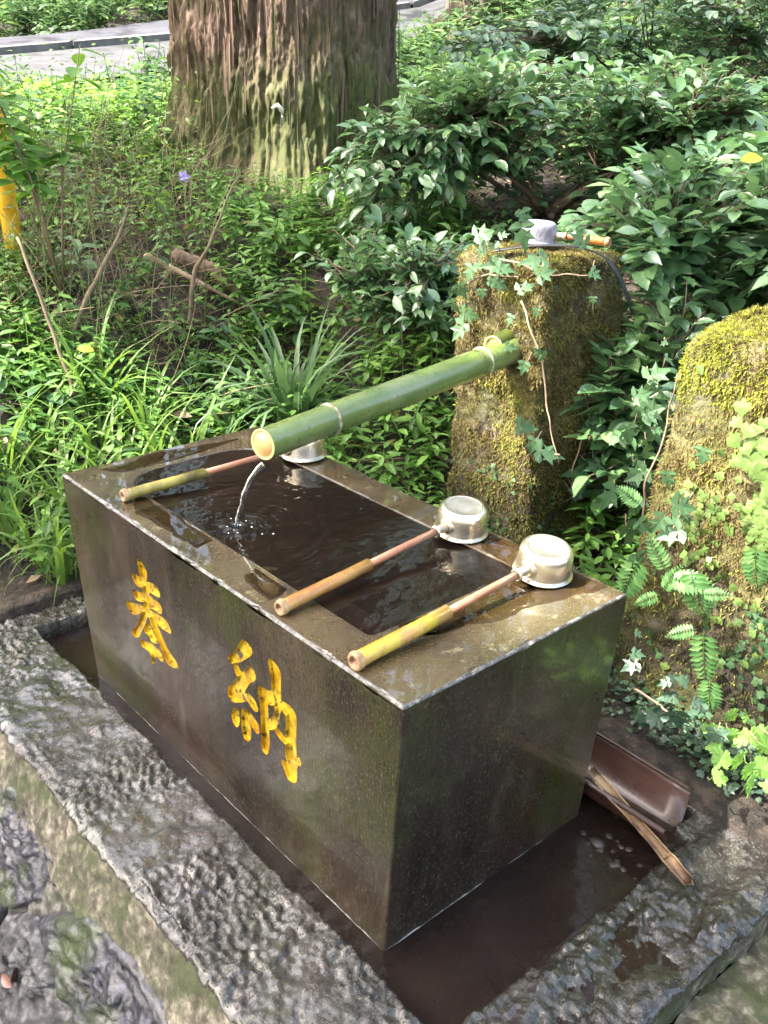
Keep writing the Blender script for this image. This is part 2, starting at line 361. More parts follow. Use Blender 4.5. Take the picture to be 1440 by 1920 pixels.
M['liriope'] = leafm('liriope_blade', (0.045, 0.095, 0.04), (0.08, 0.15, 0.06), (0.13, 0.21, 0.08), rough=(0.3, 0.45), transl=0.25)
M['ivy'] = leafm('ivy_leaf', (0.03, 0.075, 0.035), (0.06, 0.13, 0.055), (0.12, 0.21, 0.085), rough=(0.3, 0.5), transl=0.22, spec=0.5)
M['darkivy'] = leafm('dark_ivy_leaf', (0.035, 0.065, 0.045), (0.05, 0.10, 0.06), (0.09, 0.15, 0.08), rough=(0.25, 0.4), transl=0.1)
M['fern'] = leafm('fern_pinna', (0.07, 0.17, 0.05), (0.12, 0.27, 0.08), (0.2, 0.36, 0.12), rough=(0.4, 0.6), transl=0.35)
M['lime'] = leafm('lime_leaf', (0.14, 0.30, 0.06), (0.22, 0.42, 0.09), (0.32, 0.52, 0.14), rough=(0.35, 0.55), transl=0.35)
M['yellowleaf'] = leafm('yellow_leaf', (0.45, 0.33, 0.03), (0.6, 0.5, 0.05), (0.6, 0.5, 0.1))
M['brownleaf'] = mat('fallen_leaf', [(0.2, (0.08, 0.04, 0.025)), (0.5, (0.19, 0.11, 0.07)), (0.8, (0.34, 0.24, 0.16))], scale=6, rough=(0.5, 0.8), bump=0, island=0.75, transl=0.1)
M['yellowed'] = leafm('yellowed_leaf', (0.10, 0.10, 0.02), (0.24, 0.24, 0.05), (0.30, 0.22, 0.09))
M['redleaf'] = mat('reddish_leaf', [(0.3, (0.09, 0.03, 0.02)), (0.7, (0.22, 0.10, 0.06))], scale=30, rough=(0.2, 0.35), bump=0.2, coat=0.6)
M['canopy'] = leafm('canopy_leaf', (0.03, 0.07, 0.018), (0.06, 0.12, 0.03), (0.11, 0.19, 0.04), transl=0.35)
M['farleaf'] = leafm('far_leaf', (0.05, 0.10, 0.03), (0.10, 0.18, 0.05), (0.2, 0.30, 0.08), transl=0.3)
M['twig'] = mat('dry_twig', [(0.2, (0.06, 0.038, 0.022)), (0.5, (0.15, 0.105, 0.062)), (0.8, (0.30, 0.23, 0.13))], scale=12, rough=(0.6, 0.85), bump=0.3, island=0.6)
M['stem'] = mat('shrub_stem', [(0.3, (0.07, 0.045, 0.03)), (0.7, (0.18, 0.12, 0.08))], scale=20, rough=(0.5, 0.8), bump=0.4, bdist=0.002)
M['greenstem'] = mat('green_stem', [(0.3, (0.08, 0.12, 0.03)), (0.7, (0.15, 0.2, 0.06))], scale=20, rough=(0.5, 0.7), bump=0)
M['vine'] = mat('vine_stem', [(0.3, (0.16, 0.11, 0.07)), (0.7, (0.32, 0.24, 0.15))], scale=20, rough=(0.6, 0.8), bump=0)
M['bamboo'] = mat('green_bamboo', [(0.3, (0.10, 0.15, 0.038)), (0.5, (0.15, 0.21, 0.055)), (0.72, (0.23, 0.29, 0.10))], scale=9, detail=9, rough=(0.18, 0.32), bump=0.15, bscale=70, bdist=0.0006, stretch=(0.3, 1, 1), coat=0.35, coat_rough=0.12,
    layer=[((0.26, 0.30, 0.18), 5, 0.48, 0.66, 0.5, None), ((0.05, 0.06, 0.02), 40, 0.60, 0.66, 0.6, None), ((0.30, 0.30, 0.20), 120, 0.62, 0.68, 0.5, None, True)])
M['bambooold'] = mat('aged_bamboo', [(0.3, (0.05, 0.07, 0.015)), (0.7, (0.12, 0.14, 0.03))], scale=12, rough=(0.3, 0.5), bump=0.2)
M['bamboo_cut'] = mat('bamboo_cut', [(0.3, (0.68, 0.50, 0.16)), (0.7, (0.80, 0.64, 0.28))], scale=40, rough=(0.4, 0.6), bump=0.2)
M['bamboo_in'] = mat('bamboo_inner', [(0.3, (0.66, 0.42, 0.16)), (0.7, (0.78, 0.55, 0.27))], scale=20, rough=(0.35, 0.6), bump=0.2, coat=0.3)
M['node'] = mat('bamboo_node', [(0.3, (0.20, 0.16, 0.09)), (0.5, (0.42, 0.38, 0.28)), (0.7, (0.62, 0.58, 0.48))], scale=60, rough=(0.5, 0.8), bump=0.6, bdist=0.002)
M['cane'] = mat('cane_handle', [(0.3, (0.30, 0.12, 0.025)), (0.5, (0.44, 0.20, 0.05)), (0.7, (0.54, 0.30, 0.09))], scale=18, rough=(0.2, 0.35), bump=0.15, bscale=60, coat=0.4, stretch=(0.3, 1, 1))
M['cane_y'] = mat('yellow_cane_handle', [(0.3, (0.42, 0.25, 0.03)), (0.5, (0.62, 0.44, 0.04)), (0.7, (0.68, 0.54, 0.08))], scale=14, rough=(0.2, 0.35), bump=0.15, bscale=60, coat=0.5, stretch=(0.3, 1, 1), layer=[((0.52, 0.26, 0.08), 9, 0.5, 0.56, 0.8, None)])
M['cane_o'] = mat('olive_cane_handle', [(0.3, (0.16, 0.12, 0.03)), (0.5, (0.28, 0.22, 0.05)), (0.7, (0.42, 0.34, 0.07))], scale=18, rough=(0.25, 0.4), bump=0.15, bscale=60, coat=0.4)
M['rod'] = mat('reddish_rod', [(0.3, (0.24, 0.075, 0.035)), (0.5, (0.38, 0.15, 0.08)), (0.7, (0.50, 0.25, 0.15))], scale=24, rough=(0.3, 0.45), bump=0.2, stretch=(0.2, 1, 1), coat=0.3)
M['canenode'] = mat('cane_node', [(0.3, (0.25, 0.13, 0.06)), (0.7, (0.55, 0.38, 0.2))], scale=60, rough=(0.4, 0.6), bump=0.5)
M['canehole'] = mat('cane_pith', [(0.3, (0.10, 0.05, 0.03)), (0.7, (0.4, 0.26, 0.16))], scale=90, rough=(0.6, 0.8), bump=0.6)
M['cup'] = mat('cup_aluminium', [(0.3, (0.60, 0.50, 0.33)), (0.5, (0.74, 0.65, 0.46)), (0.7, (0.82, 0.75, 0.60))], scale=9, rough=(0.16, 0.32), bump=0.45, bscale=30, bdist=0.0018, metal=0.92, layer=[((0.46, 0.46, 0.44), 16, 0.55, 0.65, 0.55, None)])
M['cuptop'] = mat('cup_base_metal', [(0.3, (0.40, 0.36, 0.27)), (0.7, (0.56, 0.53, 0.45))], scale=30, rough=(0.3, 0.5), bump=0.4, bscale=120, bdist=0.001, metal=0.85)
M['cupgrey'] = mat('grey_cup', [(0.3, (0.20, 0.19, 0.235)), (0.7, (0.32, 0.31, 0.37))], scale=30, rough=(0.5, 0.7), bump=0.6, bscale=90, stretch=(1, 4, 1), metal=0.2)
M['cupin'] = mat('cup_inside', [(0.3, (0.3, 0.28, 0.24)), (0.7, (0.45, 0.42, 0.36))], rough=(0.4, 0.6), metal=0.5)
M['ferrule'] = mat('ferrule', [(0.3, (0.42, 0.34, 0.25)), (0.7, (0.66, 0.58, 0.46))], scale=80, rough=(0.4, 0.6), bump=0.5, metal=0.3)
M['gutter'] = mat('brown_gutter', [(0.3, (0.040, 0.018, 0.012)), (0.5, (0.065, 0.031, 0.022)), (0.7, (0.10, 0.055, 0.042))], scale=9, rough=(0.22, 0.38), bump=0.2, bscale=50, coat=0.3, stretch=(1, 0.3, 1))
M['oldcane'] = mat('dead_bamboo', [(0.3, (0.05, 0.026, 0.014)), (0.45, (0.17, 0.095, 0.045)), (0.65, (0.36, 0.24, 0.13))], scale=16, rough=(0.5, 0.7), bump=0.6, bscale=60, bdist=0.003, stretch=(1, 0.35, 1), coat=0.2, layer=[((0.05, 0.028, 0.018), 22, 0.55, 0.6, 0.85, None)])
M['pebble'] = mat('pebble_stone', [(0.3, (0.012, 0.009, 0.008)), (0.5, (0.03, 0.024, 0.02)), (0.7, (0.07, 0.06, 0.05))], scale=30, rough=(0.35, 0.5), coat=0.15, bump=0.1)
M['strap'] = mat('black_strap', [(0.3, (0.018, 0.018, 0.02)), (0.7, (0.04, 0.04, 0.045))], scale=20, rough=(0.4, 0.6), bump=0.2)
M['yellow'] = mat('yellow_paint', [(0.25, (0.35, 0.17, 0.01)), (0.4, (0.72, 0.38, 0.015)), (0.75, (0.85, 0.52, 0.03))], scale=14, rough=(0.4, 0.6), bump=0.4, layer=[((0.16, 0.09, 0.04), 18, 0.58, 0.64, 0.9, None)])
M['log'] = mat('fallen_log', [(0.3, (0.06, 0.035, 0.022)), (0.7, (0.20, 0.13, 0.08))], scale=14, rough=(0.6, 0.9), bump=0.9, bdist=0.01)
M['palebranch'] = mat('pale_branch', [(0.3, (0.14, 0.09, 0.05)), (0.7, (0.34, 0.25, 0.16))], scale=14, rough=(0.6, 0.9), bump=0.5, stretch=(1, 1, 1))
M['flower'] = mat('purple_flower', [(0.3, (0.32, 0.24, 0.75)), (0.7, (0.5, 0.4, 0.85))], bump=0, transl=0.3)
M['white'] = mat('pale_bark_curl', [(0.3, (0.5, 0.42, 0.33)), (0.7, (0.7, 0.62, 0.52))], scale=30, rough=(0.5, 0.7), bump=0.3)
def glass_mat():
    m = bpy.data.materials.new('clear_water'); m.use_nodes = True
    p = m.node_tree.nodes['Principled BSDF']
    p.inputs['Base Color'].default_value = (0.93, 0.97, 1, 1); p.inputs['Roughness'].default_value = 0.02
    p.inputs['Transmission Weight'].default_value = 1.0; p.inputs['IOR'].default_value = 1.33
    return m
M['clear'] = glass_mat()
CANOPY_T = -0.28
# ------------------------------------------------------------ the lie of the land
HX, HY = 0.66, 0.7513
CX, CY = -0.6689, -0.7185
def uv2xy(u, v): return CX + u * HX + v * HY, CY + u * HY - v * HX
def smin(a, b, k=0.12):
    h = np.clip(0.5 + 0.5 * (b - a) / k, 0, 1)
    return b * (1 - h) + a * h - k * h * (1 - h)
def terrain(x, y, noise=True):
    x = np.asarray(x, float); y = np.asarray(y, float)
    u = (x - CX) * HX + (y - CY) * HY; v = (x - CX) * HY - (y - CY) * HX
    w = np.hypot(np.maximum(x - 0.66 - 0.50 * np.clip((1.25 - y) / 0.5, 0, 1), 0), np.maximum(y - 1.36, 0))
    q = np.interp(u, [0, 1.5, 2.0, 3.0, 3.95, 4.6, 5.5, 8.5, 12, 20, 45], [0.2, 0.3, 0.36, 0.55, 0.77, 0.87, 0.98, 1.40, 2.1, 4.6, 14])
    near = 0.055 + 0.62 * w + 0 * u
    z = smin(near, q)
    z = z + np.clip(v - 0.3, 0, 3) * 0.10 * np.clip((u - 2.4) / 2, 0, 3)
    z = z - np.clip(-v - 0.9, 0, 4) * 0.05 * np.clip((4.5 - u) / 2, 0, 1)
    # drop in front of and beside the plinth
    front = np.clip(-0.26 - x, 0, 3) + np.clip(-0.3 - y, 0, 3) * (x < 0.66)
    z = np.where((x < -0.25) & (y < 1.3), -0.75, z)
    z = np.where((y < -0.31) & (x < 0.66), -0.30, z)
    z = np.where((x > -0.27) & (x < 0.60) & (y > -0.35) & (y < 1.25), np.where((x > -0.14) & (y > -0.2), -0.12, -0.75), z)
    pud = np.exp(-(((x + 0.10) / 0.35) ** 2 + ((y - 1.48) / 0.13) ** 2))
    z = z - 0.075 * pud * (y > 1.3)
    if noise:
        P = xyz(x, y)
        n = (fbm(P, 1.7, 3, 3) * 0.05 + fbm(P, 9, 3, 9) * 0.018).reshape(z.shape)
        z = z + n * np.clip(w.reshape(z.shape) * 2 + 0.25, 0, 1)
    return z
def ter1(x, y): return float(terrain(np.array([x]), np.array([y]))[0])

def axis(segs):
    out = []
    for a, b, st in segs: out.append(np.arange(a, b, st))
    out.append([segs[-1][1]]); return np.concatenate(out)
ax = axis([(-40, -10, 1.5), (-10, -3, 0.25), (-3, -1, 0.08), (-1, 3.5, 0.03), (3.5, 7, 0.08), (7, 14, 0.25), (14, 50, 1.5)])
ay = axis([(-25, -5, 1.5), (-5, -1, 0.25), (-1, 4.5, 0.03), (4.5, 8, 0.08), (8, 14, 0.25), (14, 60, 1.5)])
X, Y = np.meshgrid(ax, ay, indexing='ij')
Z = terrain(X, Y)
g = add('ground', np.stack([X, Y, Z], -1).reshape(-1, 3), gridf(len(ax), len(ay)), M['soil'])
tag(g, 'dark soil slope rising from the stone trough into the woods', kind='structure')

# road strip across the slope behind the big trunk
def strip(name, u0, u1, m, lift, label, vs=(-9, 4.5)):
    v = np.linspace(vs[0], vs[1], 90); s = np.linspace(0, 1, 8)
    Vv, S = np.meshgrid(v, s, indexing='ij')
    Uu = (u0 + (u1 - u0) * S) + np.clip(Vv + 2.2, -8, 9) * 1.05
    xx, yy = uv2xy(Uu, Vv)
    zz = terrain(xx, yy, False) + lift
    o = add(name, np.stack([xx, yy, zz], -1).reshape(-1, 3), gridf(90, 8), m)
    tag(o, label, kind='structure'); return o
strip('road', 5.7, 7.6, M['road'], 0.075, 'pale grey concrete lane crossing behind the big cedar trunk')
strip('road_shoulder', 7.78, 8.9, M['asphalt'], 0.08, 'darker grey asphalt strip on the far side of the pale lane')
kb = thing('kerb', (*uv2xy(7.7, -2.2), 1.3), 'low concrete kerb between the pale lane and darker strip at upper left', 'kerb')
for k in range(14):
    v0 = -8 + k * 0.82; pts = []
    for vv in (v0, v0 + 0.79):
        for du in (0.0, 0.12):
            uu = 7.62 + du + np.clip(vv + 2.2, -8, 9) * 1.05
            x_, y_ = uv2xy(uu, vv); z_ = float(terrain(np.array([x_]), np.array([y_]), False)[0])
            pts += [(x_, y_, z_), (x_, y_, z_ + 0.12)]
    add('kerb_stone', np.array(pts), [(0, 1, 3, 2), (4, 6, 7, 5), (0, 4, 5, 1), (2, 3, 7, 6), (1, 5, 7, 3)], M['kerb'], kb, smooth=False)

# ------------------------------------------------------------ stone plinth with its water channel
def plinth():
    x0, x1, y0, y1 = -0.228, 0.64, -0.288, 1.31
    step = 0.0036
    gx = np.concatenate([np.arange(x0 - 0.12, x0, 0.005), np.arange(x0, x1, step), np.arange(x1, x1 + 0.09, 0.012)])
    gy = np.concatenate([np.arange(y0 - 0.05, y0, 0.004), np.arange(y0, y1, step * 1.15), np.arange(y1, y1 + 0.1, 0.012)])
    A, B = np.meshgrid(gx, gy, indexing='ij')
    dx = np.clip(x0 - A, 0, 1); dX = np.clip(A - x1, 0, 1); dy = np.clip(y0 - B, 0, 1); dY = np.clip(B - y1, 0, 1)
    d = np.maximum(np.maximum(dx, dX), np.maximum(dy, dY))
    wob = (fbm(xyz(0, B, 0), 6, 3, 21).reshape(A.shape)) * 0.006
    wob2 = (fbm(xyz(A, 7 + 0 * A), 6, 3, 22).reshape(A.shape)) * 0.006
    X = np.clip(A, x0, x1) + wob * ((dx > 0) | (A < x0 + 0.02)); Y = np.clip(B, y0, y1) + wob2 * (dy > 0)
    base = 0.024 + 0.012 * np.clip(B / 1.3, 0, 1) - 0.010 * np.clip((0.02 - B) / 0.2, 0, 1) - 0.006 * np.clip((A - 0.0) / 0.3, 0, 1) * (B < 0)
    P = xyz(X, Y)
    pit = np.abs(fbm(P, 62, 3, 5)).reshape(A.shape)
    lump = fbm(P * [1, 1, 1], 24, 3, 8).reshape(A.shape)
    wave = fbm(np.stack([P[:, 0] * 14 + P[:, 1] * 6, P[:, 1] * 36 - P[:, 0] * 10, P[:, 2]], 1), 1, 3, 12).reshape(A.shape)
    fr = np.clip((-0.10 - B) / 0.03, 0, 1) * np.clip((A - 0.0) / 0.1, 0, 1)
    pit2 = np.abs(fbm(P, 120, 2, 6)).reshape(A.shape); pit3 = fbm(P * [1.0, 1.7, 1], 85, 2, 7).reshape(A.shape)
    Zt = base + ((-0.010 * pit + 0.006 * pit2 + 0.0028 * pit3 + 0.001) * (0.55 + 0.6 * fbm(P, 7, 2, 77).reshape(A.shape)) + lump * 0.0055) * (1 - 0.35 * fr) + wave * 0.0075 * fr
    # channel
    e = 0.006 * fbm(P, 14, 3, 31).reshape(A.shape)
    ins = np.minimum(np.minimum(A - (-0.036), 0.545 - A), np.minimum(B - (-0.128), 1.175 - B)) + e
    ins2 = np.minimum(np.minimum(A - 0.44, 0.612 - A), np.minimum(B + 0.100, 0.42 - B)) + e
    ins = np.maximum(ins, ins2)
    ch = np.clip(ins / 0.007, 0, 1); ch = ch * ch * (3 - 2 * ch)
    Zt = Zt * (1 - ch) + (-0.035 + lump * 0.002) * ch
    rnd = 0.006 * np.exp(-np.minimum(A - x0, B - y0).clip(0) / 0.006)
    Zt = Zt - rnd - d * 1.0
    # a rim of silt under the left channel edge shows in the far corner
    side = (d > 0.002)
    V = np.stack([X, Y, Zt], -1).reshape(-1, 3)
    nrm = fbm(V, 40, 3, 41) * 0.004
    V[:, 0] -= np.where((dx > 0).ravel(), nrm + 0.36 * dx.ravel(), 0); V[:, 1] -= np.where((dy > 0).ravel(), nrm, 0)
    F = gridf(len(gx), len(gy))
    mi = side.ravel()[F].sum(1) >= 3
    o = add('stone_plinth', V, F, [M['slab'], M['plinth_side']], mi=mi.astype(int))
    tag(o, 'wet rough-chiselled stone plinth with a sunken water channel round the basin', 'stone plinth')
plinth()

# water in the channel
gx = np.arange(-0.05, 0.625, 0.006); gy = np.arange(-0.145, 1.19, 0.006)
A, B = np.meshgrid(gx, gy, indexing='ij'); P = xyz(A, B)
z = 0.0010 * fbm(P * [1.0, 1.8, 1], 34, 3, 51) * (0.3 + np.clip(0.25 - P[:, 0], 0, 1) * 3) + 0.0012 * fbm(P * [1.6, 1, 1], 45, 2, 52) * np.exp(-((P[:, 0] - 0.1) ** 2 + (P[:, 1] + 0.09) ** 2) / 0.02)
o = add('water', np.stack([P[:, 0], P[:, 1], 0.0005 + z], 1), gridf(len(gx), len(gy)), M['water_trough'])
tag(o, 'brown standing water filling the channel round the basin', kind='structure')

# puddle at the far left end of the plinth
xx, yy = np.meshgrid(np.linspace(-0.6, 0.35, 40), np.linspace(1.33, 1.66, 20), indexing='ij')
o = add('puddle', np.stack([xx, yy, 0 * xx + 0.008], -1).reshape(-1, 3), gridf(40, 20), M['water_trough'])
tag(o, 'muddy puddle at the far left end of the stone plinth', kind='structure')

# water film lying between the humps of the front slab
xx, yy = np.meshgrid(np.linspace(0.0, 0.44, 100), np.linspace(-0.262, -0.125, 40), indexing='ij'); P = xyz(xx, yy)
o = add('water_film', np.stack([P[:, 0], P[:, 1], 0.0072 - 0.010 * np.clip((xx.ravel() - 0.25) / 0.2, 0, 1) + 0.001 * fbm(P, 20, 2, 3)], 1), gridf(100, 40), M['water_trough'])
tag(o, 'shallow film of water pooled in hollows of the front slab', kind='structure')

# ------------------------------------------------------------ battered rubble wall under the left edge, ledge under the front edge
wall = thing('rubble_wall', (-0.3, 0.5, -0.6), 'rubble stone wall with pale mortar joints below the left edge of the plinth', 'stone wall')
gy_ = np.arange(-0.9, 2.2, 0.008); gz = np.arange(-0.9, -0.105, 0.008)
A, B = np.meshgrid(gy_, gz, indexing='ij')
xw = -0.262 + 0.55 * (B + 0.10)
V = np.stack([xw, A, B], -1).reshape(-1, 3)
V[:, 0] += fbm(V, 14, 4, 61) * 0.010 + fbm(V, 60, 3, 63) * 0.005
add('mortar', V, gridf(len(gy_), len(gz)), M['mortar'], wall)
def wall_stone(poly, m, proud=0.025, seed=0, label=None):
    poly = np.array(poly, float); c = poly.mean(0); poly = c + (poly - c) * 1.10
    # subdivide outline
    out = []
    for i in range(len(poly)):
        a, b = poly[i], poly[(i + 1) % len(poly)]
        for t in np.linspace(0, 1, 14, endpoint=False): out.append(a * (1 - t) + b * t)
    out = np.array(out)
    for _ in range(1): out = (np.roll(out, 1, 0) + out * 2 + np.roll(out, -1, 0)) / 4
    n = len(out); rings = []
    for s, h in [(1.04, -0.03), (1.0, 0.004), (0.985, 0.5 * proud), (0.95, proud)] + [(s_, proud * 1.1) for s_ in np.linspace(0.90, 0.02, 20)]:
        q = c + (out - c) * s
        x = -0.262 + 0.55 * (q[:, 1] + 0.10)
        V = np.stack([x, q[:, 0], q[:, 1]], 1)
        V[:, 0] -= h * (1 + 0.0)
        V[:, 0] += fbm(V, 18, 5, 70 + seed, 0.62) * 0.016 * (s < 1) + np.abs(fbm(V, 60, 3, 80 + seed)) * 0.009
        V[:, 1:] += np.stack([fbm(V, 25, 3, 90 + seed), fbm(V, 25, 3, 95 + seed)], 1) * 0.004
        rings.append(V)
    R_ = len(rings); V = np.concatenate(rings)
    j = np.arange(n); j2 = (j + 1) % n
    F = np.concatenate([np.stack([k * n + j, k * n + j2, (k + 1) * n + j2, (k + 1) * n + j], 1) for k in range(R_ - 1)])
    add('stone', V, F, m, wall, label=label)
wall_stone([(0.92, -0.05), (0.78, -0.045), (0.68, -0.055), (0.60, -0.075), (0.61, -0.15), (0.67, -0.19), (0.85, -0.20), (1.02, -0.12)], M['darkstone'], 0.018, 1, 'dark wet stone at the top of the wall')
wall_stone([(0.56, -0.165), (0.444, -0.088), (0.308, -0.072), (0.15, -0.09), (0.06, -0.17), (0.20, -0.20), (0.40, -0.205)], M['darkstone'], 0.018, 2, 'bluish dark stone partly grown with moss')
wall_stone([(0.66, -0.205), (0.586, -0.175), (0.54, -0.20), (0.45, -0.20), (0.40, -0.22), (0.52, -0.32), (0.68, -0.31)], M['palestone'], 0.018, 3, 'pale grey stone low in the wall')
wall_stone([(0.35, -0.20), (0.05, -0.19), (-0.05, -0.25), (0.1, -0.33), (0.4, -0.33), (0.46, -0.27)], M['darkstone'], 0.02, 4)
wall_stone([(0.95, -0.21), (0.70, -0.205), (0.70, -0.31), (0.9, -0.33), (1.05, -0.28)], M['palestone'], 0.02, 5)
wall_stone([(1.35, -0.12), (1.02, -0.12), (0.92, -0.19), (1.1, -0.24), (1.4, -0.22)], M['palestone'], 0.02, 6)
wall_stone([(0.0, -0.11), (-0.25, -0.11), (-0.30, -0.2), (-0.1, -0.22), (0.02, -0.17)], M['darkstone'], 0.02, 7)
wall_stone([(0.45, -0.34), (0.1, -0.345), (0.0, -0.42), (0.2, -0.5), (0.5, -0.48)], M['palestone'], 0.02, 8)
wall_stone([(0.95, -0.35), (0.52, -0.345), (0.54, -0.48), (0.8, -0.5), (1.0, -0.42)], M['darkstone'], 0.02, 9)

lx = np.arange(-0.25, 1.2, 0.007); ls = np.arange(0, 0.75, 0.007)
A, S = np.meshgrid(lx, ls, indexing='ij')
Yl = -0.285 - np.minimum(S, 0.30); Zl = -0.052 - np.clip(S - 0.30, 0, 1) - 0.03 * np.clip((S - 0.22) / 0.08, 0, 1) ** 2
V = np.stack([A, Yl, Zl], -1).reshape(-1, 3)
V[:, 2] += fbm(V, 16, 4, 101) * 0.010 + fbm(V, 60, 3, 102) * 0.004; V[:, 1] -= fbm(V, 16, 3, 103) * 0.006
o = add('foundation_ledge', V, gridf(len(lx), len(ls)), M['plinth_side'])
tag(o, 'rough tan stone ledge projecting below the front slab at lower right', 'stone ledge')

# ------------------------------------------------------------ basin
W, L_, H = 0.464, 1.0, 0.4513
TX, TY = 0.0086, 0.035
basin = thing('stone_basin', (W / 2, L_ / 2, 0), 'long dark stone water basin with two gilt characters carved on its front', 'stone basin')
GLYPHS = [[[(7050,3773),(6983,3829),(6855,3792),(6754,3715),(6716,3642),(6774,3470),(6954,3340),(7024,3470),(7026,3634)],[(7373,3387),(7155,3431),(7016,3435),(6904,3445),(6970,3267),(7150,3206),(7282,3242)],[(6945,3383),(6594,3510),(6436,3509),(6316,3457),(6314,3334),(6450,3310),(6585,3297),(6720,3289),(6743,3183),(6953,3092),(6977,3233)],[(7426,3033),(7149,3084),(6942,3142),(6884,3030),(7074,2916),(7283,2861),(7380,2938)],[(6949,3109),(6743,3183),(6553,3190),(6421,3188),(6297,3154),(6315,3011),(6438,2970),(6597,2974),(6769,2928),(6813,2847),(7054,2754),(6995,2951)],[(7757,2641),(7432,2711),(7060,2854),(7058,2737),(7292,2568),(7553,2434),(7679,2522)],[(7054,2754),(6806,2881),(6903,2683),(7067,2434),(7228,2216),(7440,1959),(7692,1964),(7501,2152),(7308,2371),(7174,2590)],[(6806,2881),(6503,2910),(6208,2939),(6092,2873),(6031,2726),(6202,2700),(6388,2689),(6544,2708),(6758,2718),(6975,2681)],[(6804,2758),(6616,2752),(6531,2637),(6402,2482),(6295,2348),(6153,2262),(5984,2192),(5886,2101),(5986,2035),(6233,1971),(6361,2001),(6469,2137),(6570,2308),(6701,2464),(6833,2621)],[(6975,2524),(6874,2555),(6778,2491),(6769,2401),(6616,2348),(6608,2252),(6787,2177),(6948,2205),(6960,2279),(7133,2261)],[(7331,2005),(7124,2040),(6882,2119),(6661,2121),(6505,2087),(6453,1939),(6596,1898),(6720,1965),(6789,1818),(6864,1666),(6947,1673),(6933,1875),(7146,1884),(7307,1854)]],[[(3677,3754),(3563,3748),(3446,3712),(3423,3617),(3572,3476),(3800,3279),(4029,3136),(4140,3108),(4150,3200),(3959,3365),(3810,3561)],[(4007,3139),(3895,3184),(3771,3087),(3833,2985),(3923,2944),(3980,3007)],[(3538,3331),(3425,3321),(3373,3239),(3402,3142),(3558,3019),(3655,2884),(3757,2716),(3657,2672),(3708,2587),(3985,2406),(4169,2333),(4271,2409),(4216,2599),(4081,2699),(3978,2839),(3828,3030),(3641,3209)],[(3646,2776),(3502,2756),(3404,2712),(3364,2580),(3464,2524),(3563,2567),(3642,2609),(3705,2617),(3741,2668)],[(4051,2287),(3960,2245),(3941,2109),(3994,1945),(4083,1864),(4181,1942),(4178,2078)],[(3846,2410),(3737,2312),(3639,2238),(3612,2094),(3644,1899),(3730,1773),(3861,1770),(3900,1926),(3885,2141)],[(3724,2441),(3599,2419),(3480,2358),(3381,2315),(3373,2175),(3443,2100),(3543,2149),(3641,2222),(3715,2325)],[(3328,3077),(3163,3133),(3085,3120),(3087,2873),(3092,2594),(3096,2309),(3093,2111),(3178,1843),(3260,1836),(3339,1876),(3302,2274),(3282,2710),(3324,2909)],[(3125,3112),(2964,3158),(2935,3281),(2941,3438),(2967,3583),(3002,3709),(2951,3766),(2801,3746),(2712,3688),(2681,3600),(2705,3430),(2706,3271),(2705,3139),(2819,3049),(2945,2925),(3107,2876)],[(2923,2950),(2697,3143),(2685,3042),(2776,2856),(2807,2701),(2898,2538),(3027,2421),(3128,2404),(3094,2564),(2964,2694),(2873,2856)],[(2705,3139),(2563,3163),(2434,3156),(2346,3099),(2335,2972),(2372,2681),(2379,2403),(2384,2205),(2544,2092),(2663,2046),(2650,2377),(2617,2674),(2581,2912),(2672,2969),(2713,3027)],[(2941,2499),(2856,2576),(2744,2516),(2650,2489),(2639,2370),(2735,2383),(2869,2415)],[(2814,2009),(2685,2003),(2502,2146),(2342,2273),(2336,2374),(2267,2278),(2272,2191),(2380,2152),(2400,1827),(2470,1747),(2628,1709),(2699,1808)]]]

def perimeter(x0, x1, y0, y1, r, nl, nw, na):
    """closed loop counter-clockwise starting at (x0, y1-r) going down the x0 side"""
    pts = []
    def arc(cx, cy, a0):
        for k in range(1, na): a = a0 + (math.pi / 2) * k / na; pts.append((cx + r * math.cos(a), cy + r * math.sin(a)))
    for t in np.linspace(0, 1, nl + 1): pts.append((x0, y1 - r + (y0 + r - y1 + r) * t))
    arc(x0 + r, y0 + r, math.pi)
    for t in np.linspace(0, 1, nw + 1): pts.append((x0 + r + (x1 - x0 - 2 * r) * t, y0))
    arc(x1 - r, y0 + r, 1.5 * math.pi)
    for t in np.linspace(0, 1, nl + 1): pts.append((x1, y0 + r + (y1 - y0 - 2 * r) * t))
    arc(x1 - r, y1 - r, 0)
    for t in np.linspace(0, 1, nw + 1): pts.append((x1 - r - (x1 - x0 - 2 * r) * t, y1))
    arc(x0 + r, y1 - r, math.pi / 2)
    return np.array(pts)
NL, NW, NA = 120, 56, 5
def outer_loop(inset, z):
    f = 1 - max(z, -0.05) / H
    p = perimeter(TX * f + inset, W - TX * f - inset, TY * f + inset, L_ - TY * f - inset, 0.004, NL, NW, NA)
    return np.column_stack([p, np.full(len(p), z)])
BV = []; BF = []; BM = []
loops = [(0, -0.045)] + [(0, z_) for z_ in np.linspace(0.0, H - 0.006, 12)] + [(0.0004, H - 0.0035), (0.0016, H - 0.0014), (0.0042, H - 0.0002), (0.006, H)]
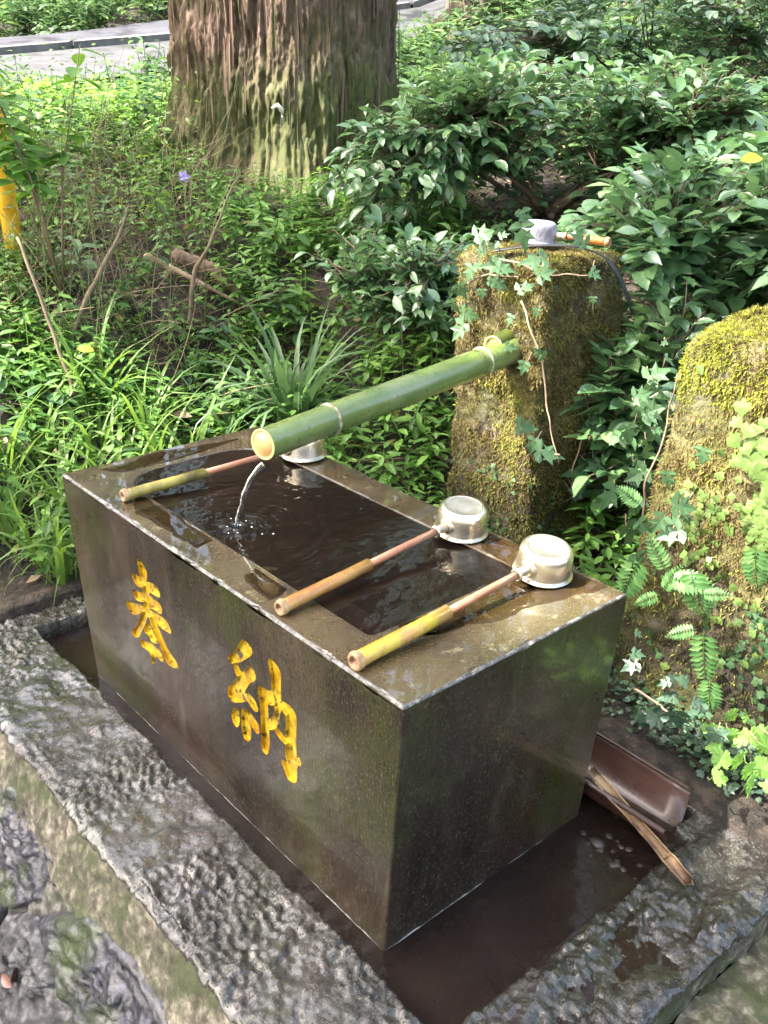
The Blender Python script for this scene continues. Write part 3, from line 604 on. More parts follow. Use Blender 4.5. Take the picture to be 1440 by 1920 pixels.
for i, (ins, z_) in enumerate(loops):
    l = outer_loop(ins, z_)
    if z_ > H - 0.01:      # small chips and wear along the arris
        n = fbm(l, 30, 4, 7); n2 = fbm(l, 9, 2, 8)
        chip = np.clip(n - 0.2, 0, 1) * 0.010 * np.clip(n2 + 0.6, 0, 1) + 0.0006 * (n + 0.5)
        c = np.array([W / 2, L_ / 2]); d = c - l[:, :2]
        d = np.where(np.abs(l[:, :2] - [W / 2, L_ / 2]) > [W / 2 - 0.02, L_ / 2 - 0.02], np.sign(d), 0)
        l[:, :2] += d * chip[:, None] * (1.0 if i < len(loops) - 1 else 1.2)
        l[:, 2] -= chip * 0.9 * (0.3 + 0.7 * (i < len(loops) - 1))
    BV.append(l)
NP = len(BV[0]); BV = np.concatenate(BV)
front_i = []     # quads of the front face, left out for the carved sheet
for k in range(len(loops) - 1):
    for j in range(NP):
        j2 = (j + 1) % NP
        if 1 <= k < 12 and j < NL: continue
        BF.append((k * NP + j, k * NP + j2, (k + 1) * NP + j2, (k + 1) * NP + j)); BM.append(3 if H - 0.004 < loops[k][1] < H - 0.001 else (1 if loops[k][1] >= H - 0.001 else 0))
# front sheet via triangulation with the strokes cut out
def front_pt(y, z, depth=0.0): return (TX * (1 - z / H) + depth, y, z)
base = len(BV)
sheet2 = []; sidx = []
k0, k1 = 1, 12
loopidx = [k0 * NP + j for j in range(NL + 1)] + [k * NP + NL for k in range(k0 + 1, k1 + 1)] + [k1 * NP + j for j in range(NL - 1, -1, -1)] + [k * NP for k in range(k1 - 1, k0, -1)]
bnd = [(BV[i][1], BV[i][2]) for i in loopidx]
verts2 = [Vector(p) for p in bnd]; faces2 = [list(range(len(bnd)))[::-1]]
strokes = []
for ch in GLYPHS:
    for st in ch:
        p = np.array(st) / 1e4
        # round the outline a little
        q = []
        for i in range(len(p)):
            a, b = p[i], p[(i + 1) % len(p)]
            q += [a * 0.75 + b * 0.25, a * 0.25 + b * 0.75]
        q = np.array(q); e_ = np.roll(q, -1, 0) - np.roll(q, 1, 0); n_ = np.stack([e_[:, 1], -e_[:, 0]], 1); n_ /= np.linalg.norm(n_, axis=1)[:, None] + 1e-9
        sgn = np.sign(np.sum(q[:, 0] * np.roll(q[:, 1], -1) - np.roll(q[:, 0], -1) * q[:, 1])); strokes.append(q + n_ * sgn * 0.0011)
for q in strokes:
    b0 = len(verts2); verts2 += [Vector((a, b)) for a, b in q]; faces2.append(list(range(b0, b0 + len(q))))
# extra points for an even sheet
for yy_ in np.arange(0.06, 0.95, 0.03):
    for zz_ in np.arange(0.03, 0.44, 0.03): verts2.append(Vector((yy_ + random.uniform(-.004, .004), zz_ + random.uniform(-.004, .004))))
rv, re, rf, ov, oe, of = delaunay_2d_cdt(verts2, [], faces2, 0, 1e-6, True)
rv = [(v[0], v[1]) for v in rv]
fr_faces = [f for f, o in zip(rf, of) if o == [0]]
in_faces = [(f, o) for f, o in zip(rf, of) if any(k > 0 for k in o)]
nb = len(BV)
BV = np.concatenate([BV, np.array([front_pt(a, b) for a, b in rv])])
for f in fr_faces:
    BF.append(tuple(nb + i for i in f)); BM.append(0)
# top with the rounded opening
IX0, IX1, IY0, IY1 = 0.076, 0.393, 0.153, 0.912
def inner_loop(gr, r, z, jit=0.0):
    p = []
    x0, x1, y0, y1 = IX0 - gr, IX1 + gr, IY0 - gr, IY1 + gr
    rr = {0: 0.012, 1: 0.03, 2: 0.09, 3: 0.085}
    cs = [((x0, y0), math.pi, rr[0]), ((x1, y0), 1.5 * math.pi, rr[1]), ((x1, y1), 0, rr[2]), ((x0, y1), math.pi / 2, rr[3])]
    for (cx, cy), a0, r_ in cs:
        r_ += gr
        sx = 1 if cx == x0 else -1; sy = 1 if cy == y0 else -1
        for a in np.linspace(a0, a0 + math.pi / 2, 11): p.append((cx + sx * r_ + r_ * math.cos(a), cy + sy * r_ + r_ * math.sin(a)))
    # resample sides
    out = []
    for i in range(len(p)):
        a = np.array(p[i]); b = np.array(p[(i + 1) % len(p)]); n = max(1, int(np.linalg.norm(b - a) / 0.012))
        for t in range(n): out.append(a + (b - a) * t / n)
    return np.array(out)
i0 = inner_loop(0, 0, H); NI = len(i0)
last = (len(loops) - 1) * NP
vt = [Vector((a, b)) for a, b in BV[last:last + NP, :2]] + [Vector(p) for p in i0]
for a_ in np.arange(0.02, W, 0.02):
    for b_ in np.arange(0.02, L_, 0.02):
        if not (IX0 - 0.01 < a_ < IX1 + 0.01 and IY0 - 0.01 < b_ < IY1 + 0.01): vt.append(Vector((a_, b_)))
tv_, te_, tf_, tov, toe, tof = delaunay_2d_cdt(vt, [], [list(range(NP)), list(range(NP, NP + NI))], 0, 1e-6, True)
tv_ = np.array([(v[0], v[1]) for v in tv_]); nb = len(BV)
BV = np.concatenate([BV, np.column_stack([tv_, np.full(len(tv_), H)])])
for f, o in zip(tf_, tof):
    if o == [0]: BF.append(tuple(nb + i for i in f)); BM.append(1)
# inner wall
prev = None
for (gr, z_) in [(0, H), (-0.0025, H - 0.001), (-0.0035, H - 0.004), (-0.0045, H - 0.02), (-0.010, 0.30), (-0.02, 0.22), (-0.06, 0.215)]:
    p = i0.copy()
    c = np.array([(IX0 + IX1) / 2, (IY0 + IY1) / 2]); d = (c - p); d = d / np.abs([IX1 - IX0, IY1 - IY0])
    d /= np.linalg.norm(d, axis=1)[:, None] + 1e-9
    p = p + d * (-gr)
    l3 = np.column_stack([p, np.full(NI, z_)])
    nb = len(BV); BV = np.concatenate([BV, l3])
    if prev is not None:
        for j in range(NI):
            j2 = (j + 1) % NI; BF.append((prev + j, nb + j, nb + j2, prev + j2)); BM.append(1 if z_ > H - 0.006 else 2)
    prev = nb
BF.append(tuple(prev + j for j in range(NI))); BM.append(2)
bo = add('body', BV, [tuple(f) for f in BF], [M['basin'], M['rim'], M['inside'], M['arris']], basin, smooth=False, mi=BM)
# gilt characters: sunk floors with walls, one object per character
def glyph(sel, label):
    fs = [f for f, o in in_faces if any(sel[0] < k <= sel[1] for k in o)]
    used = sorted(set(i for f in fs for i in f)); ix = {v: i for i, v in enumerate(used)}
    D = 0.0062
    Vb = np.array([front_pt(rv[i][0], rv[i][1], D) for i in used] + [front_pt(rv[i][0], rv[i][1], 0.0) for i in used]); n = len(used)
    Vb[:n, 0] += 0.0003 * fbm(Vb[:n] + 3, 90, 2, 5)
    F = [tuple(ix[i] for i in f) for f in fs]
    ed = {}
    for f in F:
        for a, b in zip(f, f[1:] + f[:1]): ed[(a, b)] = ed.get((a, b), 0) + 1
    for (a, b) in list(ed):
        if (b, a) not in ed: F.append((b, a, a + n, b + n))
    o = add('gilt_character', Vb, F, M['gold'], basin, smooth=False, label=label)
glyph((0, len(GLYPHS[0])), 'upper left gilt character of the carving')
glyph((len(GLYPHS[0]), 99), 'lower right gilt character of the carving, partly worn')

# basin water
gx = np.arange(IX0 - 0.004, IX1 + 0.0055, 0.0028); gy = np.arange(IY0 - 0.004, IY1 + 0.004, 0.0032)
A, B = np.meshgrid(gx, gy, indexing='ij'); P = xyz(A, B)
hx, hy = 0.131, 0.576
d = np.hypot(P[:, 0] - hx, P[:, 1] - hy)
z = 0.0011 * np.sin((d + 0.004 * fbm(P, 14, 2, 8)) * 2 * math.pi / (0.017 + 0.03 * d)) * np.exp(-d / 0.13) * (d > 0.012) * (0.7 + 0.5 * fbm(P, 10, 2, 9)) + 0.0060 * fbm(P, 75, 3, 5) * np.exp(-(d / 0.04) ** 2) + 0.0006 * fbm(P * [1.0, 1.6, 1], 34, 3, 6) * (0.35 + np.exp(-d / 0.3)) + 0.0010 * fbm(P, 90, 2, 16) * np.exp(-d / 0.09)
inside_ = np.minimum(np.minimum(P[:, 0] - IX0, IX1 - P[:, 0]), np.minimum(P[:, 1] - IY0, IY1 - P[:, 1]))
bw = add('basin_water', np.stack([P[:, 0], P[:, 1], H - 0.0022 + z * np.clip(inside_ / 0.01, 0, 1)], 1), gridf(len(gx), len(gy)), M['water_basin'])
tag(bw, 'dark rippled water brimming inside the stone basin', kind='structure')

# pale mineral line where the basin stands in the water
def wline(a, b, name='mineral_line'):
    n_ = 260; t = np.linspace(0, 1, n_); q = np.array(a)[None] * (1 - t[:, None]) + np.array(b)[None] * t[:, None]
    rr_ = 0.0011 * np.clip(0.35 + 1.6 * fbm(q, 22, 4, 5), 0.02, 1.1); q[:, 2] += 0.0008 * fbm(q, 60, 2, 9)
    v, f = tube(q, rr_, 6); add(name, v, f, M['foam'], basin)
wline((TX - 0.0008, TY, 0.0015), (TX - 0.0008, L_ - TY, 0.0015)); wline((TX, TY - 0.0008, 0.0015), (W - TX, TY - 0.0008, 0.0015))
# films of water lying on the rim
def film(poly, name, label, h=0.0013, st=0.003):
    poly = np.array(poly); x_ = np.arange(poly[:, 0].min() - .006, poly[:, 0].max() + .006, st); y_ = np.arange(poly[:, 1].min() - .006, poly[:, 1].max() + .006, st)
    A, B = np.meshgrid(x_, y_, indexing='ij'); pt = np.stack([A.ravel(), B.ravel()], 1)
    pt0 = pt + 0.010 * np.stack([fbm(xyz(pt[:, 0], pt[:, 1]), 16, 3, 3), fbm(xyz(pt[:, 0], pt[:, 1]), 16, 3, 4)], 1)
    dmin = np.full(len(pt), 9.0); ins = np.zeros(len(pt), bool)
    for i in range(len(poly)):
        a = poly[i]; b = poly[(i + 1) % len(poly)]; ab = b - a
        tt = np.clip(((pt0 - a) @ ab) / (ab @ ab), 0, 1); dmin = np.minimum(dmin, np.linalg.norm(pt0 - a - tt[:, None] * ab, axis=1))
        c_ = ((a[1] > pt0[:, 1]) != (b[1] > pt0[:, 1])) & (pt0[:, 0] < (b[0] - a[0]) * (pt0[:, 1] - a[1]) / (b[1] - a[1] + 1e-12) + a[0]); ins ^= c_
    sd_ = np.where(ins, dmin, -dmin); z = H - 0.0004 + h * np.sqrt(np.clip(sd_ / 0.006, 0, 1))
    F = gridf(len(x_), len(y_)); F = F[(sd_[F] > -0.002).all(1)]
    o = add(name, np.stack([pt[:, 0], pt[:, 1], z], 1), F, M['film']); tag(o, label, kind='structure')
film([(0.10, 0.118), (0.20, 0.085), (0.33, 0.06), (0.455, 0.03), (0.452, 0.30), (0.40, 0.26), (0.385, 0.157), (0.25, 0.150), (0.12, 0.152)], 'water_film', 'clear film of water lying on the near right rim of the basin')
film([(0.02, 0.32), (0.072, 0.34), (0.073, 0.43), (0.04, 0.42)], 'water_film', 'small clear puddle on the front rim beside the middle ladle')
film([(0.03, 0.55), (0.07, 0.56), (0.072, 0.84), (0.02, 0.74)], 'water_film', 'long clear film of water on the front rim at the left')
film([(0.10, 0.925), (0.30, 0.93), (0.40, 0.95), (0.2, 0.985), (0.06, 0.97)], 'water_film', 'clear film of water on the far end rim of the basin')

# falling stream and splash
t = np.linspace(0, 1, 30)
p0 = np.array([0.176, 0.553, 0.562]); p1 = np.array([hx, hy, H - 0.004])
pts = p0 + (p1 - p0) * np.stack([1 - (1 - t) ** 1.6 * 1.0, t, t ** 1.5], 1)
pts[:, 0] += 0.0012 * np.sin(t * 19); pts[:, 1] += 0.0012 * np.cos(t * 15)
r = 0.0058 * (1 - 0.40 * t) * (1 + 0.13 * np.sin(t * 13 + 2 * t * t * 9) + 0.10 * t * np.sin(t * 61))
V, F = tube(pts, r, 12)
st = thing('water_stream', tuple(p1), 'thin clear stream of water falling from the bamboo spout into the basin', 'water stream')
add('stream', V, F, M['clear'], st)
sp = []
for k in range(20):
    a = random.uniform(0, 6.28); rr = abs(random.gauss(0, 0.026)) + 0.006
    c = np.array([hx + rr * math.cos(a), hy + rr * math.sin(a), H - 0.001 + random.uniform(0, 0.004) * (k % 3 == 0)]); s_ = random.uniform(0.0008, 0.0022)
    V, F = lathe([(0.0001, -0.5), (0.7, -0.25), (1, 0), (0.7, 0.35), (0.0001, 0.5)], 8); sp.append((V * s_ + c, F))
V, F = join(sp); add('splash_droplets', V, F, M['clear'], st, kind='stuff')
# ------------------------------------------------------------ ladles
def ring_fill(loopV):
    return loopV
def ladle(tip, cup, sleeve_t, cane, label, roll=0.0, cupm='cup', rod_r=0.0062, sl_r=0.0105, yscale=1.0):
    tip = Vector(tip); cup = Vector(cup)
    d = (cup - tip); dist = d.length; xax = d.normalized()
    side = Vector((0, 0, 1)).cross(xax).normalized(); zax = xax.cross(side)
    R3 = Matrix((xax, side, zax)).transposed() @ Matrix.Rotation(roll, 3, 'X')
    Mx = R3.to_4x4(); Mx.translation = tip
    root = bpy.data.objects.new('ladle', None); COL.objects.link(root); root.empty_display_size = 0.05
    root.matrix_world = Mx
    tag(root, label, 'ladle', 'ladles for rinsing hands')
    cr = 0.0435; x_f = dist - cr - 0.022; CS = 0.90
    # cane sleeve, with the knotty cut end
    xs = np.array([0.006, 0.012, 0.018, 0.03, x_f * sleeve_t * 0.6, x_f * sleeve_t]); 
    pts = np.stack([xs, 0 * xs + 0.0006 * np.sin(xs * 40), 0 * xs], 1)
    V, F = tube(pts, [sl_r, sl_r, sl_r * .99, sl_r * .98, sl_r * 0.96, sl_r * 0.93], 20)
    add('cane_sleeve', V, F, M[cane], root, local=True)
    V, F = lathe([(sl_r * 0.7, -0.004), (sl_r * 1.02, -0.0045), (sl_r * 1.16, -0.001), (sl_r * 1.2, 0.003), (sl_r * 1.05, 0.0065), (sl_r * 0.99, 0.0075)], 22)
    V = V[:, [2, 0, 1]]; V += 0.0005 * fbm(V + 5, 300, 2, 3)[:, None]
    add('cane_knot', V, F, M['canenode'], root, local=True)
    V, F = lathe([(0.0002, 0.003), (sl_r * 0.35, 0.002), (sl_r * 0.55, -0.002), (sl_r * 0.72, -0.0043)], 18)
    add('cane_pith', V[:, [2, 0, 1]], F, M['canehole'], root, local=True)
    V, F = tube([(x_f * sleeve_t - 0.01, 0, 0), (x_f * 0.75, 0.0004, 0), (x_f, 0, 0)], [rod_r, rod_r * 0.98, rod_r], 18)
    add('rod', V, F, M['rod'], root, local=True)
    # ferrule with a few windings
    prof = [(rod_r * 1.25, x_f - 0.003), (rod_r * 1.3, x_f + 0.001)]
    for k in range(5): prof += [(rod_r * 1.02, x_f + 0.003 + k * 0.0042), (rod_r * 1.2, x_f + 0.005 + k * 0.0042)]
    prof += [(rod_r * 1.0, x_f + 0.025)]
    V, F = lathe(prof, 20); add('ferrule', V[:, [2, 0, 1]], F, M['ferrule'], root, local=True)
    V, F = lathe([(rod_r * 1.25, x_f - 0.005), (rod_r * 1.75, x_f - 0.004), (rod_r * 1.8, x_f - 0.001), (rod_r * 1.25, x_f)], 20); add('collar', V[:, [2, 0, 1]], F, M['cup'], root, local=True)
    # cup, upside down: rim below, base above
    zf = -0.021
    prof = [(0.0405, 0.003), (0.0430, 0.0005), (0.0462, -0.0002), (0.0478, 0.0010), (0.0474, 0.0026), (0.0440, 0.0034), (0.0432, 0.008), (0.0430, 0.024), (0.0424, 0.038), (0.0412, 0.0445), (0.0385, 0.049), (0.0345, 0.0516), (0.0318, 0.0522), (0.0305, 0.0514)]
    V, F = lathe(prof, 56); ang = np.arctan2(V[:, 1], V[:, 0])
    dent = 0.0016 * np.exp(-((ang + 0.8) / 0.35) ** 2 - ((V[:, 2] - 0.012) / 0.012) ** 2) + 0.0005 * fbm(V + dist, 45, 2, 4)
    V[:, :2] *= (1 - dent / 0.043)[:, None]
    V[:, 2] *= CS; o = V + np.array([dist, 0, zf])
    add('cup', o, F, M[cupm], root, local=True)
    V, F = lathe([(0.0001, 0.0508), (0.015, 0.0509), (0.0295, 0.0511), (0.0306, 0.0515)], 56); add('cup_base', V * [1, 1, CS] + np.array([dist, 0, zf]), F, M['cuptop' if cupm == 'cup' else 'cupgrey'], root, local=True)
    V, F = lathe([(0.0404, 0.003), (0.0412, 0.03), (0.036, 0.046), (0.0001, 0.048)], 48); add('cup_lining', V * [1, 1, CS] + np.array([dist, 0, zf]), F[:, ::-1], M['cupin'], root, local=True)
    # boss where the ferrule meets the cup
    V, F = lathe([(0.0001, -0.0022), (0.006, -0.0023), (0.0125, -0.0012), (0.0150, 0.0015), (0.0165, 0.0045)], 30); V = V[:, [2, 0, 1]]
    add('boss', V + np.array([dist - cr, 0, 0]), F, M[cupm], root, local=True)
    return root
ladle((0.016, 0.282, H + 0.0122), (0.412, 0.309, H + 0.030), 0.53, 'cane', 'ladle with orange cane handle, the middle one of three on the basin', roll=0.13)
ladle((0.010, 0.105, H + 0.0122), (0.402, 0.118, H + 0.030), 0.53, 'cane_y', 'ladle with bright yellow topped handle, nearest the front corner of the basin', roll=0.15, sl_r=0.0118)
ladle((0.033, 0.797, H + 0.0118), (0.425, 0.778, H + 0.026), 0.50, 'cane_o', 'ladle with olive cane handle, its cup half hidden behind the bamboo spout', roll=0.0)

# ------------------------------------------------------------ bamboo spout
A0 = np.array([0.195, 0.583, 0.586]); A1 = np.array([1.02, 0.746, 0.589])
spout = thing('bamboo_spout', tuple(A1), 'thick green bamboo pipe running from the mossy pillar out over the basin', 'bamboo spout')
axv = (A1 - A0) / np.linalg.norm(A1 - A0)
def rad_at(t): return 0.0280 + 0.0045 * t
ts = np.concatenate([np.linspace(0, 0.19, 12), np.linspace(0.195, 0.222, 14), np.linspace(0.23, 0.80, 30), np.linspace(0.80, 0.85, 16), np.linspace(0.86, 1, 8)])
def nodeb(t):
    r = 0
    for tn in (0.207, 0.825): r += 0.0022 * np.exp(-((t - tn) / 0.0035) ** 2) - 0.0012 * np.exp(-((t - tn + 0.009) / 0.004) ** 2)
    return r
rr = rad_at(ts) + nodeb(ts)
V, F = tube(A0 + (A1 - A0) * ts[:, None], rr, 48, cap=False)
add('culm', V, F, M['bamboo'], spout)
# cut face ring + hollow
ring = []
for r_, off in [(rad_at(0), 0.0), (rad_at(0) - 0.0008, -0.0006), (rad_at(0) - 0.0042, -0.0006), (rad_at(0) - 0.0048, 0.0005)]:
    v, f = tube([A0 + axv * off, A0 + axv * (off + 0.01)], r_, 48, cap=False); ring.append(v[:48])
V = np.concatenate(ring); j = np.arange(48); j2 = (j + 1) % 48
F = np.concatenate([np.stack([k * 48 + j, k * 48 + j2, (k + 1) * 48 + j2, (k + 1) * 48 + j], 1) for k in range(3)])
add('cut_rim', V, F, M['bamboo_cut'], spout)
v, f = tube([A0 + axv * 0.0005, A0 + axv * 0.06, A0 + axv * 0.12], [rad_at(0) - 0.0048] * 3, 40); add('hollow', v, f, M['bamboo_in'], spout)
for tn in (0.207, 0.825):
    c = A0 + (A1 - A0) * tn; r0 = rad_at(tn)
    v, f = tube([c + axv * q for q in (-0.0035, -0.002, 0, 0.002, 0.0035)], [r0 + 0.0005, r0 + 0.0020, r0 + 0.0026, r0 + 0.0018, r0 + 0.0004], 48, cap=False)
    v += 0.0006 * fbm(v, 160, 3, 8)[:, None]; add('node_ring', v, f, M['node'], spout)
# short second culm above, cut open
S0 = np.array([0.938, 0.742, 0.609]); S1 = np.array([1.03, 0.765, 0.614])
v, f = tube([S0, (S0 + S1) / 2, S1], [0.0245] * 3, 36, cap=False)
add('inlet_stub', v, f, M['bambooold'], spout)
sv = (S1 - S0) / np.linalg.norm(S1 - S0); ring = []
for r_, off in [(0.0245, 0), (0.0238, -0.0006), (0.0200, -0.0006), (0.0196, 0.02)]:
    v, f = tube([S0 + sv * off, S0 + sv * (off + 0.01)], r_, 36, cap=False); ring.append(v[:36])
V = np.concatenate(ring); j = np.arange(36); j2 = (j + 1) % 36
F = np.concatenate([np.stack([k * 36 + j, k * 36 + j2, (k + 1) * 36 + j2, (k + 1) * 36 + j], 1) for k in range(3)])
add('stub_rim', V, F, M['bamboo_cut'], spout)
v, f = tube([S0 + sv * 0.004, S0 + sv * 0.012], [0.0198] * 2, 30); add('diaphragm', v, f, M['bamboo_in'], spout)

# ------------------------------------------------------------ mossy stone pillars
def pillar(name, x0, x1, y0, y1, z0, z1, lean, label, seed, r=0.028, top_slope=0.0, disp=0.022):
    """lean: how far the camera-side face moves back from base to top"""
    n = 220; nz = 150
    hx, hy = (x1 - x0) / 2, (y1 - y0) / 2
    th = np.linspace(0, 2 * math.pi, n, endpoint=False)
    per = perimeter(-1, 1, -1, 1, 0.10, 52, 52, 7); m_ = len(per)
    rows = [(z_, 1.0) for z_ in np.linspace(z0, z1 - r, nz)] + [(z1 - r + r * math.sin(a), 1 - (r / hx) * 0.9 * (1 - math.cos(a))) for a in np.linspace(0.15, math.pi / 2, 10)] + [(z1, s) for s in np.linspace(1 - (r / hx) * 0.95, 0.02, 30)]
    V = []
    cx, cy = (x0 + x1) / 2, (y0 + y1) / 2
    for z_, s in rows:
        f = np.clip((z_ - z0) / (z1 - z0), 0, 1)
        sx = 1 - lean / hx / 2 * f if lean else 1
        px = cx + per[:, 0] * hx * s * sx + lean / 2 * f; py = cy + per[:, 1] * hy * s * (1 - 0.04 * f)
        zz = z_ + top_slope * (px - cx) * (z_ > z1 - r - 0.02)
        V.append(np.column_stack([px, py, np.broadcast_to(zz, px.shape)]))
    V = np.concatenate(V); R_ = len(rows)
    c = np.array([cx, cy, 0]); nr = V - c; nr[:, 2] = 0
    top = np.repeat([z_ >= z1 - 1e-6 for z_, s in rows], m_)
    nr /= np.linalg.norm(nr, axis=1)[:, None] + 1e-9
    nr[top] = [0, 0, 1]
    dsp = fbm(V, 5, 3, seed) * disp * 1.1 + fbm(V, 17, 4, seed + 3) * disp * 0.55 + np.abs(fbm(V, 45, 3, seed + 6)) * disp * 0.35
    V = V + nr * dsp[:, None]
    j = np.arange(m_); j2 = (j + 1) % m_
    F = np.concatenate([np.stack([k * m_ + j, k * m_ + j2, (k + 1) * m_ + j2, (k + 1) * m_ + j], 1) for k in range(R_ - 1)])
    root = thing(name, (cx, cy, z0), label, 'stone pillar')
    add('stone', V, F, M['moss_stone'], root)
    # oriented surface samples
    a, b, cc, d = V[F[:, 0]], V[F[:, 1]], V[F[:, 2]], V[F[:, 3]]
    nm = np.cross(cc - a, d - b); ar = np.linalg.norm(nm, axis=1); nm /= ar[:, None] + 1e-12
    ctr = (a + cc) / 2
    flip = np.einsum('ij,ij->i', nm, ctr - np.array([cx, cy, (z0 + z1) / 2])) < 0; nm[flip] *= -1
    return root, (a, b, cc, d, nm, ar)
def sample(S, n, cond=None):
    a, b, c, d, nm, ar = S
    w = ar.copy()
    if cond is not None: w = w * cond((a + c) / 2, nm)
    i = rng.choice(len(w), n, p=w / w.sum())
    u = rng.random((n, 1)); v = rng.random((n, 1))
    P = (a[i] * (1 - u) + b[i] * u) * (1 - v) + (d[i] * (1 - u) + c[i] * u) * v
    return P, nm[i]
MT_V = np.array([(0, 0, 0), (-0.5, 0.45, 0.05), (0, 1, -0.12), (0.5, 0.45, 0.05)]); MT_F = np.array([(0, 3, 2, 1)])
def tufts(root, S, n, lo, hi, m, cond=None, droop=0.8, wid=0.30, name='moss', spread=0.8, lift=0.55):
    P, N_ = sample(S, n, cond)
    d = N_ * lift + rng.normal(0, spread, (n, 3)) * 0.6 + np.array([0, 0, -droop]) * (1 - np.abs(N_[:, 2:3]))
    nn = N_ + rng.normal(0, 0.35, (n, 3))
    R_ = frames(d, nn); s = rng.uniform(lo, hi, n) * (1 + 0.45 * fbm(P, 28, 2, 12))
    P = P + N_ * (0.006 * np.clip(fbm(P, 32, 2, 14), -0.3, 1))[:, None]
    S3 = np.stack([s * wid, s, s], 1)
    V, F = scatter(MT_V, MT_F, P - N_ * 0.001, R_, S3)
    add(name, V, F, m, root, smooth=False, kind='stuff')
def blob(sc, lo, seed): return lambda P, N_: np.clip((fbm(P, sc, 3, seed) - lo) * 6, 0, 1)
p1, S1_ = pillar('mossy_pillar', 1.0, 1.28, 0.645, 0.925, 0.02, 0.795, 0.0, 'tall squared stone pillar thick with golden moss, the bamboo spout coming out of it', 11, disp=0.013, r=0.02)
vis = lambda P, N_: ((N_[:, 0] < 0.45) | (N_[:, 1] < 0.0) | (N_[:, 2] > 0.3)).astype(float)
tufts(p1, S1_, 50000, 0.006, 0.013, M['moss_gold'], lambda P, N_: vis(P, N_) * (0.16 + blob(7, -0.2, 5)(P, N_)) * (0.4 + 0.6 * (P[:, 2] > 0.3)), name='golden_moss')
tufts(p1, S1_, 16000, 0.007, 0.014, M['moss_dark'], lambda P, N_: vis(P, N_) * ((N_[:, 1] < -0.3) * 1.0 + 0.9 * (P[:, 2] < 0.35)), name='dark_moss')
tufts(p1, S1_, 5000, 0.005, 0.010, M['moss_bright_sunlit'], lambda P, N_: ((N_[:, 2] > 0.35) * 1.0 + 0.4 * (P[:, 2] < 0.40) * blob(11, 0.15, 9)(P, N_) + 0.3 * (P[:, 2] > 0.6) * (N_[:, 0] < 0)) * vis(P, N_), name='bright_sunlit_moss')
p2, S2_ = pillar('mossy_boulder_pillar', 0.762, 1.14, -0.42, 0.210, -0.02, 0.775, 0.085, 'broad mossy stone pillar at the right edge with a bright yellow green top', 31, disp=0.013, top_slope=0.10, r=0.035)
tufts(p2, S2_, 66000, 0.006, 0.013, M['moss_gold'], lambda P, N_: vis(P, N_) * (0.40 + blob(6, -0.30, 15)(P, N_)) * np.clip((P[:, 2] - 0.30) / 0.1, 0.08, 1), name='golden_moss')
tufts(p2, S2_, 30000, 0.006, 0.011, M['moss_bright_sunlit'], lambda P, N_: vis(P, N_) * np.clip((P[:, 2] - 0.60 + 0.08 * fbm(P, 7, 3, 3)) / 0.14, 0.02, 1), name='bright_sunlit_moss', lift=0.8)  # lighter moss towards the top paints the sun falling there
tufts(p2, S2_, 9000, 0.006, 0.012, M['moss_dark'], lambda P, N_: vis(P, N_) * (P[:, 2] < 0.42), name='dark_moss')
# lobed liverwort fronds on the second pillar
LO = [(0, 0), (-0.10, 0.25), (-0.34, 0.42), (-0.46, 0.66), (-0.33, 0.86), (-0.16, 0.80), (-0.07, 0.97), (0.08, 1.0), (0.17, 0.80), (0.34, 0.84), (0.45, 0.64), (0.32, 0.42), (0.10, 0.25)]
lv = np.array([(a, b, 0.10 * (abs(a) ** 1.2) - 0.12 * b * b) for a, b in LO] + [(0, 0.55, 0.0)])
lf = np.array([(13, (k + 1) % 13, k) for k in range(13)])
def leafcloth(S, n, lo, hi, cond, droop=0.9, out=0.35):
    P, N_ = sample(S, n, cond)
    d = np.array([0, 0, -droop]) + N_ * 0.15 + rng.normal(0, 0.55, (n, 3)); d -= N_ * np.einsum('ij,ij->i', d, N_)[:, None] * 0.8
    R_ = frames(d, N_ + rng.normal(0, 0.25, (n, 3)))
    s = rng.uniform(lo, hi, n)
    return scatter(lv, lf, P + N_ * rng.uniform(0.002, 0.014, (n, 1)), R_, s)
V, F = leafcloth(S2_, 2600, 0.011, 0.024, lambda P, N_: vis(P, N_) * (np.exp(-((P[:, 2] - 0.42 - 0.25 * (0.1 - P[:, 1])) / 0.085) ** 2) + 0.04) * np.clip(0.22 - P[:, 1], 0.01, 1) * (0.15 + blob(9, -0.1, 8)(P, N_)))
o = add('liverwort', V, F, M['liverwort'], smooth=False); tag(o, 'pale green lobed liverwort spreading over the middle of the right mossy pillar', 'liverwort', kind='stuff')
gx_ = rng.uniform(0.655, 0.80, 2400); gy_ = rng.uniform(-0.30, 0.75, 2400); gk = (rng.random(2400) < 0.35) | (fbm(xyz(gx_, gy_), 9, 3, 4) > 0.1); gx_, gy_ = gx_[gk], gy_[gk]
gd = rng.normal(0, 1, (len(gx_), 3)); gd[:, 2] *= 0.2; V, F = scatter(lv, lf, np.stack([gx_, gy_, terrain(gx_, gy_) + rng.uniform(0.004, 0.03, len(gx_))], 1), frames(gd, np.tile([0.0, 0, 1], (len(gx_), 1)) + rng.normal(0, .3, (len(gx_), 3))), rng.uniform(0.008, 0.02, len(gx_)))
o = add('creeping_leaves', V, F, M['darkivy'], smooth=False); tag(o, 'small dark creeping leaves on the soil between the plinth and the right pillar', 'creeping plant', kind='stuff')
V, F = leafcloth(S1_, 900, 0.008, 0.016, lambda P, N_: vis(P, N_) * (P[:, 2] < 0.30) * (0.1 + blob(9, 0.0, 8)(P, N_)))
o = add('creeping_leaves', V, F, M['ivy'], smooth=False); tag(o, 'small creeping leaves round the foot of the left mossy pillar', 'creeping plant', kind='stuff')
